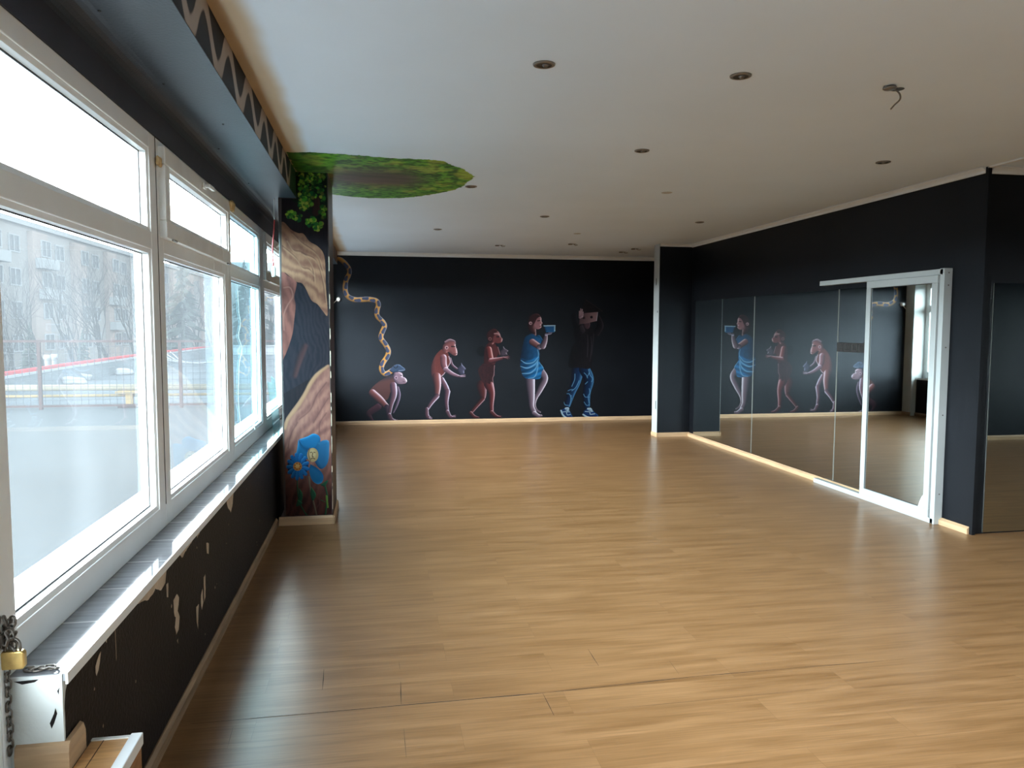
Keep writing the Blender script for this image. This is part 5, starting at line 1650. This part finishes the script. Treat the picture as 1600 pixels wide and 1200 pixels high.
tmeshes = [tree_mesh('bare_tree', s, 11.0, l) for s, l in ((3, 0.1), (8, -0.15), (15, 0.22), (23, 0.0))]
theights = [max(v.co.z for v in me_.vertices) for me_ in tmeshes]
tree_px = [(10, 50, 392, 'at the far left edge of the first pane'), (33, 44, 385, 'just right of the left pane edge'), (88, 56, 395, 'left of the tallest trees in the first pane'), (112, 47, 372, 'forked above the long red roof edge'),
           (134, 54, 384, 'behind the upper half of the red roof edge'), (158, 74, 362, 'tall in the middle of the first pane'), (184, 62, 392, 'behind the yellow pipe post'), (206, 57, 376, 'near the right side of the first pane'),
           (232, 76, 398, 'close against the first mullion'), (266, 52, 410, 'at the left side of the second pane'), (284, 84, 415, 'above the second brown fence post'), (306, 66, 405, 'in the middle of the second pane'),
           (340, 90, 420, 'at the right side of the second pane'), (372, 82, 425, 'through the left of the bluish pane'), (396, 92, 428, 'through the right of the bluish pane'), (424, 62, 430, 'through the last pane before the pillar')]
for i, (px, yy, top, where) in enumerate(tree_px):
    P = at((px, 585), 1, yy)
    o = obj('bare_tree', tmeshes[i % 4])
    o.location = (P[0], yy, -4.3)
    o.rotation_euler = (0, 0, i*1.7)
    hh_ = at((px, top), 1, yy)[2]+4.3
    s = hh_/theights[i % 4]
    o.scale = (s*0.72, s*0.72, s)
    tag(o, 'leafless grey tree seen '+where, 'tree', 'bare trees outside the windows')


def conifer_mesh(seed):
    rr = random.Random(seed)
    mb = MB()
    mb.tube([(0, 0, 0), (0, 0, 6.8)], [0.13, 0.02], 6)
    for k in range(300):
        z = rr.uniform(0.6, 6.6); L = (6.9-z)*0.30*rr.uniform(0.6, 1.05); a = rr.uniform(0, 2*PI)
        p0 = Vector((0, 0, z)); p1 = Vector((math.cos(a)*L, math.sin(a)*L, z-L*0.35))
        w = Vector((-math.sin(a), math.cos(a), 0))*L*0.16
        n = len(mb.v)
        mid = p0.lerp(p1, 0.55)
        mb.v += [tuple(p0), tuple(mid+w+Vector((0, 0, -0.05))), tuple(p1), tuple(mid-w+Vector((0, 0, -0.05))), tuple(mid+Vector((0, 0, 0.09)))]
        for q in ((0, 1, 4), (1, 2, 4), (2, 3, 4), (3, 0, 4)):
            mb.f.append(tuple(n+j for j in q)); mb.m.append(0)
    me = bpy.data.meshes.new('fir_tree'); me.from_pydata(mb.v, [], mb.f); me.materials.append(M['conifer'])
    return me


cm = conifer_mesh(4)
for i, (px, yy, sc_, lb) in enumerate(((48, 40, 0.9, 'dark fir tree low at the left of the first pane'), (130, 36, 0.85, 'dark fir tree behind the middle of the red roof edge'), (288, 44, 1.5, 'tall dark fir tree in the second pane'), (385, 50, 1.5, 'broad dark fir tree behind the bluish pane'), (402, 58, 1.7, 'dark fir tree at the right of the bluish pane'))):
    P = at((px, 560), 1, yy)
    o = obj('fir_tree', cm); o.location = (P[0], yy, -4.3); o.scale = (sc_, sc_, sc_); o.rotation_euler = (0, 0, i)
    tag(o, lb, 'tree', 'fir trees outside the windows')

# ------------------------------------------------------------------ sky portals at the window openings (guide the daylight only)
def portal(name, y0, y1):
    l = bpy.data.lights.new(name, 'AREA'); l.shape = 'RECTANGLE'
    l.size = y1-y0; l.size_y = ZT-ZS
    l.cycles.is_portal = True
    o = bpy.data.objects.new(name, l); COL.objects.link(o)
    o.location = (-1.30, (y0+y1)/2, (ZT+ZS)/2)
    o.rotation_euler = (PI/2, 0, -PI/2)   # local -Z points to +X
    return o


portal('daylight_portal', 2.15, 6.7)
portal('daylight_portal', 6.7, 12.5)
portal('daylight_portal', YF, 2.1)
